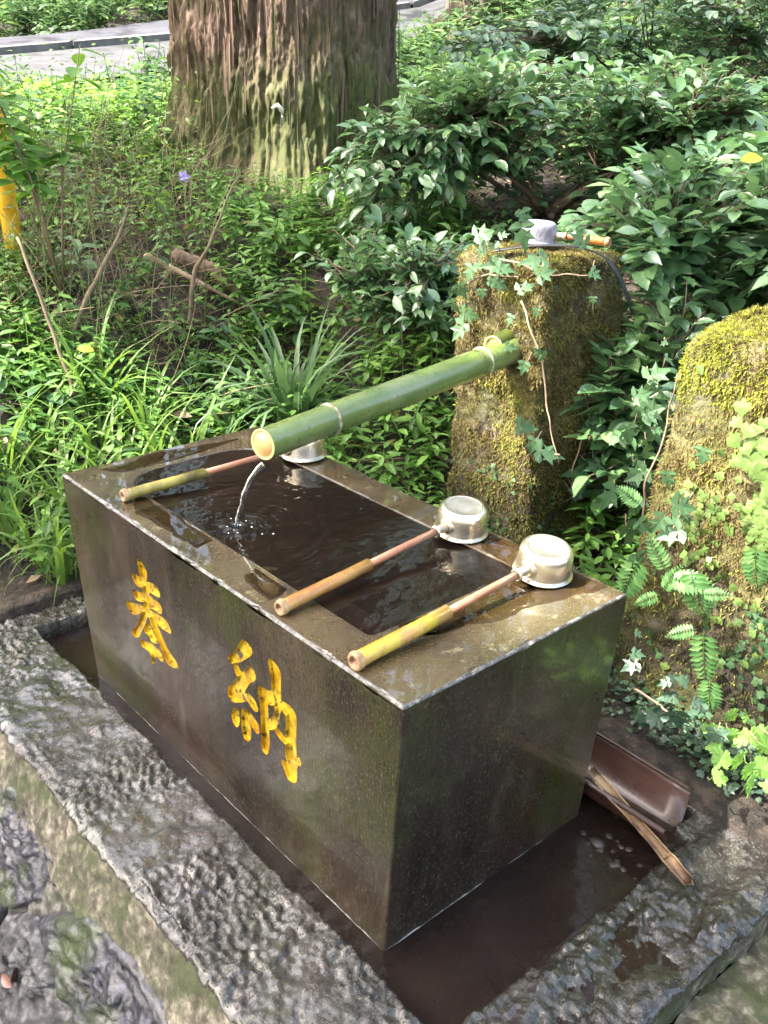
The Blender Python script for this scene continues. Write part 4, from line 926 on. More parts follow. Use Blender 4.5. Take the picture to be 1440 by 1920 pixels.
V, F = leafcloth(S2_, 1500, 0.009, 0.020, lambda P, N_: vis(P, N_) * (P[:, 2] < 0.34) * (0.08 + blob(8, 0.0, 18)(P, N_)))
o = add('creeping_leaves', V, F, M['ivy'], smooth=False); tag(o, 'small creeping leaves on the dark lower face of the right mossy pillar', 'creeping plant', kind='stuff')
# large antler-like frond at the right edge
def leafmat_of(P, d, n, s):
    d = Vector(d).normalized(); n = Vector(n); x = d.cross(n).normalized(); z = x.cross(d)
    Mx = Matrix((x, d, z)).transposed().to_4x4(); Mx = Mx @ Matrix.Scale(s, 4); Mx.translation = P
    return Mx
lobe_me = make_mesh('lobe', lv, [tuple(f) for f in lf], M['liverwort'], smooth=False)
def antler(name, base, up, right, nrm, size, label, m, n=9):
    root = thing(name, base, label, 'liverwort frond'); base = np.array(base)
    for k in range(n):
        a = -0.35 + 2.1 * k / (n - 1) + random.uniform(-.12, .12); ln = size * random.uniform(0.65, 1.15)
        dirv = np.array(up) * math.cos(a) + np.array(right) * math.sin(a)
        perp = np.cross(dirv, nrm); perp /= np.linalg.norm(perp)
        for q in range(6):
            t_ = 0.15 + 0.85 * q / 5; sg = 1 if q % 2 else -1; sz = ln * (0.34 - 0.10 * t_) * random.uniform(.8, 1.2)
            c = base + dirv * ln * t_ * 0.8 + np.array(nrm) * (0.006 + random.uniform(0, .010)); dd = dirv + perp * sg * (0.75 if q < 5 else 0.1)
            inst(lobe_me, 'lobe', leafmat_of(Vector(c - base), dd, Vector(nrm) + Vector((0, 0, random.uniform(-.3, .3))), sz), root)
    return root
antler('liverwort_frond', (0.790, 0.010, 0.555), (0.05, -0.05, 1), (0, -1, 0), (-1, -0.1, 0.05), 0.115, 'pale green antler shaped frond spread on the right mossy pillar near the picture edge', M['liverwort'])
antler('liverwort_frond', (0.765, -0.02, 0.50), (0, -0.6, 0.5), (0, -0.8, -0.5), (-1, -0.1, 0.05), 0.065, 'small pale green lobed frond just below the antler shaped one', M['liverwort'], 7)

# ivy: every leaf a part
IV = [(0, 0.0), (-0.16, -0.13), (-0.38, -0.06), (-0.56, 0.10), (-0.36, 0.20), (-0.30, 0.34), (-0.48, 0.60), (-0.22, 0.56), (-0.13, 0.72), (0, 1.05)]
iv = IV + [(-a, b) for a, b in IV[1:-1]][::-1]
ivv = np.array([(a, b, 0.16 * abs(a) - 0.22 * max(b, 0) ** 2 * 0.6) for a, b in iv] + [(0, 0.38, -0.02), (0, 0.12, 0.0)])
NI_ = len(iv); ivf = []
for k in range(NI_):
    k2 = (k + 1) % NI_; c = NI_ if (iv[k][1] + iv[k2][1]) / 2 > 0.25 else NI_ + 1
    ivf.append((c, k2, k))
ivf += [(NI_, NI_ + 1, 5), (NI_, NI_ - 5, NI_ + 1)]
ivy_me = {}
def ivy_mesh(m):
    if m.name not in ivy_me:
        ivy_me[m.name] = []
        for q in range(3):
            v = ivv.copy(); v[:, 2] += (0.05, 0.0, -0.05)[q] * v[:, 1] ** 2 + 0.02 * np.sin(v[:, 0] * 9 + q)
            v[:, 0] *= (1.0, 0.88, 1.1)[q]
            ivy_me[m.name].append(make_mesh('leaf', v, [tuple(f) for f in ivf], m, smooth=False))
    return ivy_me[m.name]
def jit(l, n, a=0.035):
    return [(x + random.gauss(0, a * 0.3), y + random.gauss(0, a), z + random.gauss(0, a), s * random.uniform(0.45, 0.8)) for x, y, z, s in (random.choice(l) for _ in range(n))]
def ivy(name, pts, vines, nrm, label, m, sc=0.95, root_m=M['vine'], lift=0.02, cat='ivy', meshes=None):
    base = Vector(pts[0][:3]); root = thing(name, base, label, cat)
    for (x, y, z, s) in pts:
        up = Vector((0, 0, 1)); n = Vector(nrm) + Vector((random.uniform(-.45, .45), random.uniform(-.45, .45), random.uniform(0.0, .7)))
        right = Vector((0.75, -0.65, 0)); a = random.choice([-1.9, -1.5, -1.0, 1.0, 1.6, 2.0, 2.6, 3.1, 2.9, -2.6])
        d = right * math.sin(a) + up * math.cos(a) + Vector((random.uniform(-.2, .2), random.uniform(-.2, .2), -0.15))
        s *= sc * 0.92
        c = Vector((x, y, z)) - d.normalized() * s * 0.45 + Vector(nrm) * random.uniform(0, lift)
        inst(random.choice(meshes or ivy_mesh(m)), 'leaf', leafmat_of(c - base, d, n, s), root)
        # petiole
        e = c - Vector(nrm) * 0.03 + Vector((0, 0, random.uniform(-.03, .03))); mid = (c + e) / 2 + Vector((0, 0, -0.006))
        v, f = tube([tuple(e), tuple(mid), tuple(c)], [0.0012, 0.001, 0.0009], 5); add('petiole', v, f, root_m, root)
    for vn in vines:
        p = np.array([q[:3] for q in vn], float); t = np.linspace(0, len(p) - 1, len(p) * 5)
        pp = np.stack([np.interp(t, range(len(p)), p[:, k]) for k in range(3)], 1); pp += np.stack([fbm(pp + 3 * k, 14, 2, k) for k in range(3)], 1) * 0.008
        v, f = tube(pp, np.linspace(0.0028, 0.0014, len(pp)), 7); add('vine', v, f, root_m, root)
    return root
IVY_TOP=[(0.955,0.688,0.893,0.046),(0.955,0.799,0.849,0.054),(0.955,0.684,0.852,0.069),(0.955,0.657,0.81,0.069),(0.955,0.772,0.783,0.06),(0.955,0.728,0.78,0.053),(0.955,0.845,0.754,0.047),(0.955,0.666,0.752,0.052),(0.955,0.863,0.711,0.05),(0.955,0.541,0.871,0.044),(0.955,0.617,0.788,0.046),(0.955,0.485,0.802,0.033),(0.955,0.807,0.813,0.048),(0.955,0.744,0.745,0.045)]
IVY_FRONT=[(0.955,0.83,0.664,0.05),(0.955,0.857,0.621,0.057),(0.955,0.875,0.675,0.05),(0.955,0.559,0.398,0.075),(0.955,0.634,0.441,0.059),(0.955,0.606,0.404,0.049),(0.955,0.692,0.616,0.034),(0.955,0.705,0.674,0.031),(0.955,0.846,0.519,0.054),(0.955,0.621,0.619,0.04),(0.955,0.656,0.575,0.036),(0.955,0.749,0.617,0.032)]
IVY_SIDE=[(1.153,0.6,0.394,0.071),(1.162,0.6,0.345,0.059),(1.114,0.6,0.321,0.046),(1.117,0.6,0.265,0.065),(1.178,0.6,0.22,0.037),(1.093,0.6,0.257,0.036),(1.212,0.6,0.297,0.047)]
VINE1=[(0.962,0.693,0.723,0.0),(0.962,0.664,0.669,0.0),(0.962,0.617,0.594,0.0),(0.962,0.596,0.501,0.0),(0.962,0.559,0.422,0.0),(0.962,0.539,0.377,0.0)]
VINE2=[(0.962,0.542,0.402,0.0),(0.962,0.619,0.386,0.0),(0.962,0.662,0.326,0.0)]
IVY_GAP=[(0.934,0.3,0.646,0.06),(0.933,0.3,0.57,0.058),(0.927,0.3,0.49,0.054),(0.898,0.3,0.44,0.056),(0.815,0.3,0.412,0.065),(0.889,0.3,0.612,0.041),(0.966,0.3,0.662,0.037),(1.0,0.3,0.398,0.045),(0.922,0.3,0.365,0.05),(0.907,0.3,0.302,0.069)]
IVY_P2=[(0.72,0.117,0.534,0.039),(0.72,0.076,0.498,0.053),(0.72,0.099,0.439,0.058),(0.72,0.15,0.366,0.039),(0.72,0.057,0.597,0.036),(0.72,0.118,0.453,0.043),(0.72,0.067,0.476,0.028),(0.72,0.143,0.438,0.043)]
IVY_LOW=[(0.66,0.02,0.159,0.04),(0.66,-0.01,0.127,0.052),(0.66,0.042,0.099,0.041),(0.66,-0.034,0.149,0.034),(0.66,-0.044,0.165,0.041),(0.66,0.104,0.184,0.039),(0.66,0.085,0.216,0.029)]
FERNS=[(0.7,0.015,0.364,0.087),(0.7,-0.02,0.252,0.098),(0.7,-0.042,0.185,0.066),(0.7,0.096,0.404,0.066),(0.7,0.067,0.368,0.056),(0.7,0.149,0.34,0.088),(0.7,0.034,0.382,0.065),(0.7,0.078,0.06,0.081),(0.7,-0.019,0.378,0.045),(0.7,0.105,0.314,0.048),(0.7,0.028,0.283,0.052),(0.7,-0.08,0.453,0.069),(0.7,0.166,0.493,0.047)]
LIME=[(0.684,-0.058,0.12,0.04),(0.632,-0.116,0.12,0.047),(0.642,-0.137,0.12,0.043),(0.717,-0.111,0.12,0.047),(0.713,-0.146,0.12,0.051),(0.796,-0.107,0.12,0.048),(0.778,-0.082,0.12,0.039),(0.646,-0.172,0.12,0.05),(0.582,-0.139,0.12,0.037),(0.753,-0.061,0.12,0.035),(0.599,-0.184,0.12,0.047),(0.689,-0.107,0.12,0.031),(0.622,-0.204,0.12,0.043),(0.644,-0.088,0.12,0.033),(0.692,-0.09,0.12,0.037),(0.751,-0.12,0.12,0.041),(0.622,-0.161,0.12,0.041)]

ivy('ivy', IVY_TOP + jit(IVY_TOP, 10), [[(0.96, 0.78, 0.80), (0.96, 0.70, 0.80), (0.965, 0.62, 0.79), (0.97, 0.52, 0.80)], [(0.97, 0.87, 0.72), (0.965, 0.80, 0.76), (0.96, 0.70, 0.77)]], (-0.8, -0.4, 0.4), 'ivy sprawling over the top of the left mossy pillar', M['ivy'])
ivy('ivy', IVY_FRONT, [VINE1, VINE2], (-0.9, -0.2, 0.1), 'ivy stem trailing down the front of the left pillar below the spout', M['ivy'])
ivy('ivy', IVY_SIDE + jit(IVY_SIDE, 9), [[(1.11, 0.612, 0.25), (1.12, 0.612, 0.33), (1.15, 0.612, 0.40), (1.13, 0.612, 0.5)]], (0, -1, 0.1), 'bluish ivy low on the shaded side of the left mossy pillar', M['darkivy'])
ivy('ivy', IVY_GAP + jit(IVY_GAP, 14), [[(0.90, 0.27, 0.35), (0.88, 0.26, 0.45), (0.91, 0.25, 0.55), (0.93, 0.26, 0.66)]], (-0.5, -0.5, 0.3), 'ivy climbing in the gap between the two mossy pillars', M['ivy'])
ivy('ivy', IVY_P2, [[(0.74, 0.15, 0.36), (0.735, 0.11, 0.44), (0.745, 0.08, 0.52)]], (-0.9, -0.3, 0.2), 'pale ivy over the liverwort on the left corner of the right pillar', M['ivy'])
ivy('ivy', IVY_LOW + jit(IVY_LOW, 16, 0.05), [[(0.68, 0.10, 0.13), (0.675, 0.03, 0.12), (0.67, -0.04, 0.13)]], (-0.7, -0.3, 0.6), 'dark glossy ivy on the ground at the foot of the right pillar', M['darkivy'])

# ferns hanging from the second pillar
def frond_parts(L=1.0, n=11, w=0.32, curl=0.25):
    lt, lfq = leaf_t(0.42, 2, 0.08, 0.1)
    P = []; Rm = []; S = []
    for k in range(n):
        t = 0.10 + 0.88 * k / (n - 1); s = w * math.sin(math.pi * min(1, (t * 0.86 + 0.14)) ** 0.85) + 0.03
        z = -curl * t * t
        for sg in (-1, 1):
            P.append((0, t, z)); a = sg * (1.28 - 0.35 * t); d = np.array([math.sin(a), math.cos(a), -0.15]); Rm.append(frames(d[None], np.array([[0, 0.2, 1.0]]))[0]); S.append(s)
    P.append((0, 0.97, -curl)); Rm.append(np.eye(3)); S.append(0.09)
    V, F = scatter(lt, lfq, np.array(P), np.array(Rm), np.array(S))
    t = np.linspace(0, 1, 7); v, f = tubeq(np.stack([0 * t, t, -curl * t * t + 0.003], 1), 0.010, 4)
    return join([(V, F), (v, f)])
frond_me = [make_mesh('frond', *frond_parts(curl=c, w=w), M['fern'], smooth=False) for c, w in ((0.15, 0.30), (0.35, 0.26), (0.5, 0.34))]
fern_me_d = [make_mesh('frond', *frond_parts(curl=c, w=w), M['ivy'], smooth=False) for c, w in ((0.2, 0.30), (0.4, 0.26))]
fl = ['lower', 'lowest']
def fern(pts, label, meshes, downs):
    base = Vector(pts[0][:3]); root = thing('fern', base, label, 'fern')
    for (x, y, z, s), a in zip(pts, downs):
        up = Vector((0, 0, 1)); right = Vector((0.3, -0.95, 0)); d = right * math.sin(a) + up * math.cos(a) + Vector((-0.25, 0, 0))
        n = Vector((-1, -0.25, 0.35)) + Vector((random.uniform(-.2, .2),) * 3); d.normalize()
        inst(random.choice(meshes), 'frond', leafmat_of(Vector((x - 0.012, y, z)) - d * s * 0.5 - base, d, n, s * 1.1), root)
fern([FERNS[0], FERNS[3], FERNS[4], FERNS[6], FERNS[8], FERNS[9], FERNS[10]], 'fern with several bright fronds under the liverwort on the right pillar', frond_me, [2.7, -0.5, 0.4, 1.3, 1.2, -2.2, -2.0])
fern([FERNS[1], FERNS[2]], 'fern with two pale fronds hanging low on the right pillar', frond_me, [2.9, 3.0])
fern([FERNS[5], FERNS[12]], 'fern with a thin curved frond at the left corner of the right pillar', frond_me, [-2.8, -1.0])
fern([FERNS[7]], 'dark fern frond drooping behind the brown gutter', fern_me_d, [3.0])
fern([FERNS[11]], 'fern frond at the extreme right edge of the right pillar', frond_me, [2.9])

# bright toothed-leaf plant at lower right
def toothed():
    out = []
    for k in range(28):
        a = -math.pi + 2 * math.pi * (k + 0.5) / 28 if False else 0
    base = [(0, 0), (-0.18, -0.06), (-0.40, 0.05), (-0.52, 0.25), (-0.30, 0.36), (-0.42, 0.62), (-0.20, 0.70), (0, 1.0)]
    pl = base + [(-a, b) for a, b in base[1:-1]][::-1]
    o = []
    for i in range(len(pl)):
        a = np.array(pl[i]); b = np.array(pl[(i + 1) % len(pl)]); L_s = np.linalg.norm(b - a)
        o.append(a)
        nn = np.array([(b - a)[1], -(b - a)[0]]) / (L_s + 1e-9)
        for t in (0.25, 0.5, 0.75):
            o.append(a + (b - a) * t - nn * (0.045 if t != 0.5 else -0.01) * -1)
    o = np.array(o); V = np.array([(a, b, 0.10 * abs(a) - 0.22 * b * b + 0.02 * math.sin(i * 1.7)) for i, (a, b) in enumerate(o)] + [(0, 0.4, 0.01)])
    n = len(o); return V, [(n, (k + 1) % n, k) for k in range(n)]
tv, tf = toothed()
lime_me = [make_mesh('leaf', tv, tf, M['lime'], smooth=False)]
root = ivy('toothed_leaf_plant', LIME, [], (-0.35, -0.45, 0.8), 'bright lime green plant with toothed leaves at the lower right edge', M['lime'], sc=1.05, root_m=M['greenstem'], cat='plant', meshes=lime_me)
for q in range(4):
    a = Vector((0.72 + 0.03 * q, -0.14 - 0.03 * q, 0.05)); b = Vector((0.68 + 0.03 * q, -0.12, 0.14))
    v, f = tube([tuple(a), tuple((a + b) / 2 + Vector((0.01, 0, 0))), tuple(b)], [0.0022, 0.002, 0.0015], 6); add('stalk', v, f, M['vine'], root)

# black strap over the left pillar
sp = np.array([(0.99, 0.80, 0.812), (1.04, 0.73, 0.828), (1.10, 0.66, 0.830), (1.15, 0.622, 0.812), (1.19, 0.605, 0.77), (1.235, 0.600, 0.71), (1.26, 0.60, 0.67)])
t = np.linspace(0, 6, 40); sp = np.stack([np.interp(t, range(7), sp[:, k]) for k in range(3)], 1)
for _ in range(4): sp[1:-1] = (sp[:-2] + 2 * sp[1:-1] + sp[2:]) / 4
tg = np.gradient(sp, axis=0); nr = np.stack([0 * t, -np.clip((0.82 - sp[:, 2]) * 20, 0, 1), np.ones(40)], 1); wd = np.cross(tg, nr); wd /= np.linalg.norm(wd, axis=1)[:, None]
nn = np.cross(wd, tg); nn /= np.linalg.norm(nn, axis=1)[:, None]
w_ = 0.011; V = np.concatenate([sp + wd * w_ + nn * .001, sp - wd * w_ + nn * .001, sp - wd * w_ - nn * .0015, sp + wd * w_ - nn * .0015])
i = np.arange(39); F = np.concatenate([np.stack([a * 40 + i, a * 40 + i + 1, ((a + 1) % 4) * 40 + i + 1, ((a + 1) % 4) * 40 + i], 1) for a in range(4)])
o = add('strap', V, F, M['strap']); tag(o, 'flat black strap lying over the top of the left mossy pillar', 'strap')

# ladle resting on the left pillar
ladle((1.225, 0.665, 0.826), (1.165, 0.825, 0.834), 0.62, 'cane', 'weathered ladle with grey cup among ivy on the left pillar top', cupm='cupgrey')

# ------------------------------------------------------------ gutter, dead bamboo, pebbles
gt = thing('half_round_gutter', (0.53, 0.1, 0.02), 'brown half round gutter piece lying in the channel behind the basin corner', 'gutter')
def gutter_mesh(cx, cz, r, ya, yb, a0, a1, th=0.0022):
    n = 26; ys = np.linspace(ya, yb, 12); an = np.linspace(a0, a1, n)
    rings = []
    for rr_ in (r, r - th):
        rings.append(np.stack([np.repeat(cx + rr_ * np.cos(an)[None], 12, 0), np.repeat(ys[:, None], n, 1), np.repeat(cz + rr_ * np.sin(an)[None], 12, 0)], -1).reshape(-1, 3))
    V = np.concatenate(rings); F = gridf(12, n); F2 = F[:, ::-1] + 12 * n
    e = []
    for i in range(11):
        for q in (0, n - 1): e.append((i * n + q, (i + 1) * n + q, 12 * n + (i + 1) * n + q, 12 * n + i * n + q))
    for k in range(n - 1):
        for q in (0, 11): e.append((q * n + k, q * n + k + 1, 12 * n + q * n + k + 1, 12 * n + q * n + k))
    return V, np.concatenate([F, F2, np.array(e)])
V, F = gutter_mesh(0.535, 0.056, 0.062, -0.105, 0.32, math.pi * 1.02, math.pi * 1.98)
tilt = 0.05 * (V[:, 1] + 0.105); V[:, 2] += tilt * 0.3; V[:, 1] += (V[:, 0] - 0.535) * 0.28 * np.clip((0.0 - V[:, 1]) / 0.1 + 0.4, 0, 1)
add('channel', V, F, M['gutter'], gt)
V, F = tube([(0.473, -0.118, 0.058), (0.473, 0.1, 0.060), (0.473, 0.32, 0.064)], 0.005, 10); add('rolled_edge', V, F, M['gutter'], gt)
V, F = tube([(0.5965, -0.082, 0.058), (0.5965, 0.1, 0.060), (0.5965, 0.32, 0.064)], 0.0026, 8); add('rolled_edge', V, F, M['gutter'], gt)
def halfcane(name, p, q, r, label):
    p = np.array(p); q = np.array(q); ax_ = (q - p) / np.linalg.norm(q - p)
    root = thing(name, tuple(p), label, 'dead bamboo')
    up = np.array([-0.25, -0.1, 1.0]); up -= ax_ * (up @ ax_); up /= np.linalg.norm(up); sd = np.cross(ax_, up)
    L = np.linalg.norm(q - p); ts = np.linspace(0, 1, 28); an = np.linspace(math.pi * 0.98, math.pi * 2.02, 14)
    outs = []
    for k, th in enumerate((0, 0.003)):
        rr_ = r * (1 + 0.10 * np.sin(ts * 9)) - th
        outs.append((p[None, None] + ax_ * (L * ts)[:, None, None] + (sd * np.cos(an)[None, :, None] + up * np.sin(an)[None, :, None] * 0.8) * rr_[:, None, None]).reshape(-1, 3))
    V = np.concatenate(outs); V += 0.0012 * np.stack([fbm(V, 70, 3, 3), fbm(V, 70, 3, 4), fbm(V, 70, 3, 5)], 1); V += ax_ * (0.010 * fbm(V, 160, 2, 6) * (np.abs((V - p) @ ax_ / L - 0.5) > 0.48))[:, None]; F = gridf(28, 14); o = 28 * 14; e = []
    for i_ in range(27):
        for c_ in (0, 13): e.append((i_ * 14 + c_, (i_ + 1) * 14 + c_, o + (i_ + 1) * 14 + c_, o + i_ * 14 + c_))
    for k_ in range(13):
        for c_ in (0, 27): e.append((c_ * 14 + k_, c_ * 14 + k_ + 1, o + c_ * 14 + k_ + 1, o + c_ * 14 + k_))
    add('half_culm', V, np.concatenate([F, F[:, ::-1] + o, np.array(e)]), M['oldcane'], root)
    c = p + ax_ * L * 0.80
    v, f = tube([c - ax_ * 0.0015, c + ax_ * 0.0015], [r * 0.92] * 2, 18); m_ = (v - c) @ up > 0; v = v - np.outer(np.maximum((v - c) @ up, 0), up); add('diaphragm', v, f, M['oldcane'], root)
    return root
halfcane('dead_bamboo', (0.492, 0.052, 0.074), (0.436, -0.190, 0.034), 0.0098, 'split dead bamboo piece resting across the gutter and the slab')
pm = []
for q in range(4):
    bm_v, bm_f = lathe([(0.0001, -0.35), (0.55, -0.30), (0.9, -0.12), (1, 0.02), (0.85, 0.2), (0.5, 0.32), (0.0001, 0.37)], 14)
    bm_v = bm_v * np.array([1, 0.75 + 0.08 * q, 1]) + 0.08 * fbm(bm_v + q * 3, 1.5, 2, q)[:, None]
    pm.append(make_mesh('pebble', bm_v, bm_f, M['pebble']))
for k in range(34):
    if k == 0: px, py, s = 0.425, -0.028, 0.0155
    else:
        a = random.gauss(0, 1); b_ = random.gauss(0, 1); px, py, s = 0.425 + a * 0.03, -0.045 + b_ * 0.032, random.uniform(0.0035, 0.008)
    px = min(max(px, 0.30), 0.50)
    o = inst(random.choice(pm), 'pebble', Matrix.Translation((px, py, 0.001 if k == 0 else random.uniform(-0.0035, 0.0008))) @ Matrix.Rotation(random.uniform(0, 6), 4, 'Z') @ Matrix.Scale(s, 4))
    tag(o, 'largest rounded wet pebble in the channel near the gutter' if k == 0 else 'small rounded pebble lying in the shallow channel water by the gutter', 'pebble', None if k == 0 else 'small pebbles in the channel by the gutter')
# silt bar and stone at the far left puddle
o = inst(pm[1], 'stone', Matrix.Translation((-0.11, 1.44, 0.012)) @ Matrix.Scale(0.03, 4)); tag(o, 'flat greenish stone in the puddle at the far left', 'stone')
o = inst(pm[2], 'stone', Matrix.Translation((-0.23, 1.54, 0.01)) @ Matrix.Scale(0.075, 4)); tag(o, 'dark wet rock at the bank of the puddle under the grass', 'stone')
# reddish leaves at bottom left corner
rl, rf_ = leaf_t(0.62, 5, 0.1, 0.25); rlm = make_mesh('leaf', rl, rf_, M['redleaf'])
sd = thing('seedling', (-0.33, 0.60, -0.27), 'small seedling with glossy reddish brown leaves at the bottom left corner', 'seedling')
for (y_, z_, a, s) in ((0.640, -0.255, 0.3, .035), (0.600, -0.245, 1.6, .034), (0.555, -0.235, 2.6, .04), (0.545, -0.245, 0.9, .03), (0.62, -0.27, -1.2, .034)):
    x_ = -0.262 + 0.55 * (z_ + 0.10) - 0.035
    inst(rlm, 'leaf', leafmat_of(Vector((x_, y_, z_)) - Vector(OFF[sd.name]), (math.cos(a) * -0.4, math.sin(a), math.cos(a) * 0.6), (-0.8, -0.2, 0.6), s), sd)
# ------------------------------------------------------------ the big cedar
def cedar(c, R0, z_base, z_top, name, label, dense=False, flare=0.16, seed=0, m=None):
    root = thing(name, (c[0], c[1], z_base), label, 'cedar tree')
    n = 620 if dense else 40
    zz = np.concatenate([np.arange(z_base - 0.35, 1.9, 0.010), np.linspace(1.95, z_top, 26)]) if dense else np.linspace(z_base - 0.4, z_top, 20)
    th = np.linspace(0, 2 * math.pi, n, endpoint=False)
    T, Zz = np.meshgrid(th, zz, indexing='ij'); T = T.T; Zz = Zz.T
    hgt = Zz - z_base
    r = R0 * (1 - 0.02 * np.clip(hgt, 0, 20)) + flare * np.exp(-np.clip(hgt, -0.3, 99) / 0.22) * (1 + 0.45 * np.sin(T * 5 + seed) + 0.25 * np.sin(T * 9 + 2))
    r = r * (1 + 0.03 * np.sin(T * 3 + seed))
    if dense:
        C3 = np.stack([np.cos(T) * R0, np.sin(T) * R0, Zz * 0.10], -1).reshape(-1, 3)
        C3 = C3 + 0.006 * fbm(C3, 40, 2, 88)[:, None]; f1 = np.abs(fbm(C3 * [1, 1, 0.6], 21, 4, 3, 0.6)).reshape(T.shape); f2 = fbm(C3 * [1, 1, 3.5], 50, 4, 4, 0.65).reshape(T.shape); f3 = fbm(C3 * [1, 1, 6], 9, 2, 6).reshape(T.shape)
        # the smoother stripped patch facing the viewer
        ang = math.atan2(CY - c[1], CX - c[0]); dth = np.angle(np.exp(1j * (T - ang - 0.12)))
        patch = np.exp(-(dth / 0.36) ** 4) * np.clip((hgt - 0.42 + 0.12 * f3) / 0.08, 0, 1)
        r = r + (f1 * 0.052 - 0.014) * (1 - 0.75 * patch) + f2 * 0.015 + f3 * 0.022
        C4 = np.stack([np.cos(T) * R0, np.sin(T) * R0, Zz], -1).reshape(-1, 3)
        r = r + patch * 0.004 * np.sign(vnoise(C4 * [32, 32, 11], 5)).reshape(T.shape)
    V = np.stack([c[0] + r * np.cos(T), c[1] + r * np.sin(T), Zz], -1).reshape(-1, 3)
    k = len(zz); i = np.arange(k - 1)[:, None] * n; j = np.arange(n)[None]; j2 = (j + 1) % n
    F = np.stack([i + j, i + j2, i + n + j2, i + n + j], -1).reshape(-1, 4)
    add('trunk', V, F, m or M['farbark'], root)
    return root
TC = (2.0, 3.0)
big = cedar(TC, 0.45, 0.70, 9.0, 'cedar_tree', 'huge cedar trunk with peeling brown bark and a mossy flared base', dense=True, m=M['bark'], flare=0.17)
# lifted strips of bark
bs = []
for q in range(6):
    n_ = 7; t = np.linspace(0, 1, n_); V = []
    for k in range(n_):
        w_ = 0.5 * (0.5 + 0.5 * math.sin(math.pi * (t[k] * 0.9 + 0.05)) + 0.12 * math.sin(k * 2 + q)); off = 0.10 * (q % 3) * (1 - t[k]) ** 2 * 0.35 + 0.01 + 0.02 * math.sin(t[k] * 5 + q)
        V += [(-w_ * 0.07, off * 0.4, t[k]), (0, -0.012 + off * 0.4, t[k]), (w_ * 0.07, off * 0.4, t[k])]
    V = np.array(V); F = []
    for k in range(n_ - 1):
        b_ = 3 * k; F += [(b_, b_ + 1, b_ + 4, b_ + 3), (b_ + 1, b_ + 2, b_ + 5, b_ + 4)]
    bs.append(make_mesh('bark_strip', V, np.array(F), M['strip'] if q % 2 else M['bark'], smooth=False))
ang0 = math.atan2(CY - TC[1], CX - TC[0])
for k in range(90):
    a = ang0 + random.uniform(-1.35, 1.35); z_ = random.uniform(0.95, 1.75); ln = random.uniform(0.08, 0.30)
    hg = z_ - 0.74
    rr_ = 0.45 * (1 - 0.02 * hg) * (1 + 0.03 * math.sin(a * 3)) + 0.17 * math.exp(-hg / 0.22) * (1 + 0.45 * math.sin(a * 5) + 0.25 * math.sin(a * 9 + 2)) + 0.012
    Mx = Matrix.Translation((rr_ * math.cos(a), rr_ * math.sin(a), z_ - 0.74)) @ Matrix.Rotation(a - math.pi / 2, 4, 'Z') @ Matrix.Rotation(random.uniform(-.05, .05), 4, 'Y') @ Matrix.Diagonal((ln * random.uniform(0.5, 0.95), ln * 0.7, ln, 1))
    inst(random.choice(bs), 'bark_strip', Mx, big)
# curled pale flake
v, f = tube([(0, 0, 0), (0.02, 0, 0.01), (0.035, 0, -0.005), (0.038, 0, -0.03), (0.03, 0, -0.06)], [0.004, 0.009, 0.010, 0.008, 0.003], 6)
fk = np.array([1.60, 2.55, 1.06]); add('bark_curl', v @ np.array([[0.75, -0.65, 0], [0.65, 0.75, 0], [0, 0, 1]]) * 1.1 + fk, f, M['white'], big)

def far_cedar(u, v, R0, label, top=12, m=None):
    x, y = uv2xy(u, v); return cedar((x, y), R0, ter1(x, y), top, 'cedar_tree', label, m=m, seed=u)
FT = [(8.2, 0.66, 0.17, 'slim far cedar trunk just right of the big trunk at the top edge'),
      (12.5, -3.35, 0.30, 'dark far trunk left of the big trunk beyond the lane'),
      (13.5, -3.45, 0.10, 'thin pale far trunk beside the dark one at upper left'),
      (11.5, -4.6, 0.25, 'far trunk near the top left corner beyond the lane'),
      (9.0, 1.05, 0.05, 'thin far sapling trunk right of the slim cedar'),
      (7.4, 2.3, 0.10, 'dark slender trunk base at the top edge right of centre')]
for u, v, R0, lb in FT: far_cedar(u, v, R0, lb)
for k in range(16):     # more trunks of the wood above the picture, seen only in reflections
    u = random.uniform(10, 24); v = random.uniform(-11, 11); far_cedar(u, v, random.uniform(.15, .35), 'straight cedar trunk standing in the wood up the slope').__setitem__('group', 'cedar trunks up the slope')

# ------------------------------------------------------------ leaves of the wood overhead and up the slope
lt, lq = leaf_t(0.55, 2, 0.1, 0.2)
def cloud(name, P, smin_, smax_, m, label, cat, norm=None, tmpl=(lt, lq), up=0.8, rootdir=None, parent=None, kind='stuff', wid=1.0):
    n = len(P); d = rng.normal(0, 1, (n, 3)); d[:, 2] = d[:, 2] * 0.35 - 0.15
    if rootdir is not None: d = d * 0.5 + rootdir
    nn = rng.normal(0, 1 - up * 0.6, (n, 3)) + np.array([0, 0, up])
    s = rng.uniform(smin_, smax_, n)
    V, F = scatter(tmpl[0], tmpl[1], P, frames(d, nn), np.stack([s * wid, s, s], 1))
    o = add(name, V, F, m, parent, smooth=False, kind=kind)
    if label: tag(o, label, cat)
    return o
n = 34000
P = np.stack([rng.uniform(-13, 15, n), rng.uniform(-13, 17, n), rng.uniform(6.5, 11, n)], 1)
keep = fbm(P * [1, 1, 0.6], 0.75, 3, 77) > np.where((P[:, 0] < 0.5) & (P[:, 1] < 1.0), -0.7, CANOPY_T)
q_ = rng.random(9000); P = np.concatenate([P, np.stack([rng.uniform(-13, 1, 9000), rng.uniform(-13, 1, 9000), rng.uniform(4.5, 9, 9000)], 1)]); keep = np.concatenate([keep, q_ < 0.9])  # second batch: unseen leaves behind the viewpoint, added to darken the foreground
SD = np.array(SUN_DIR)
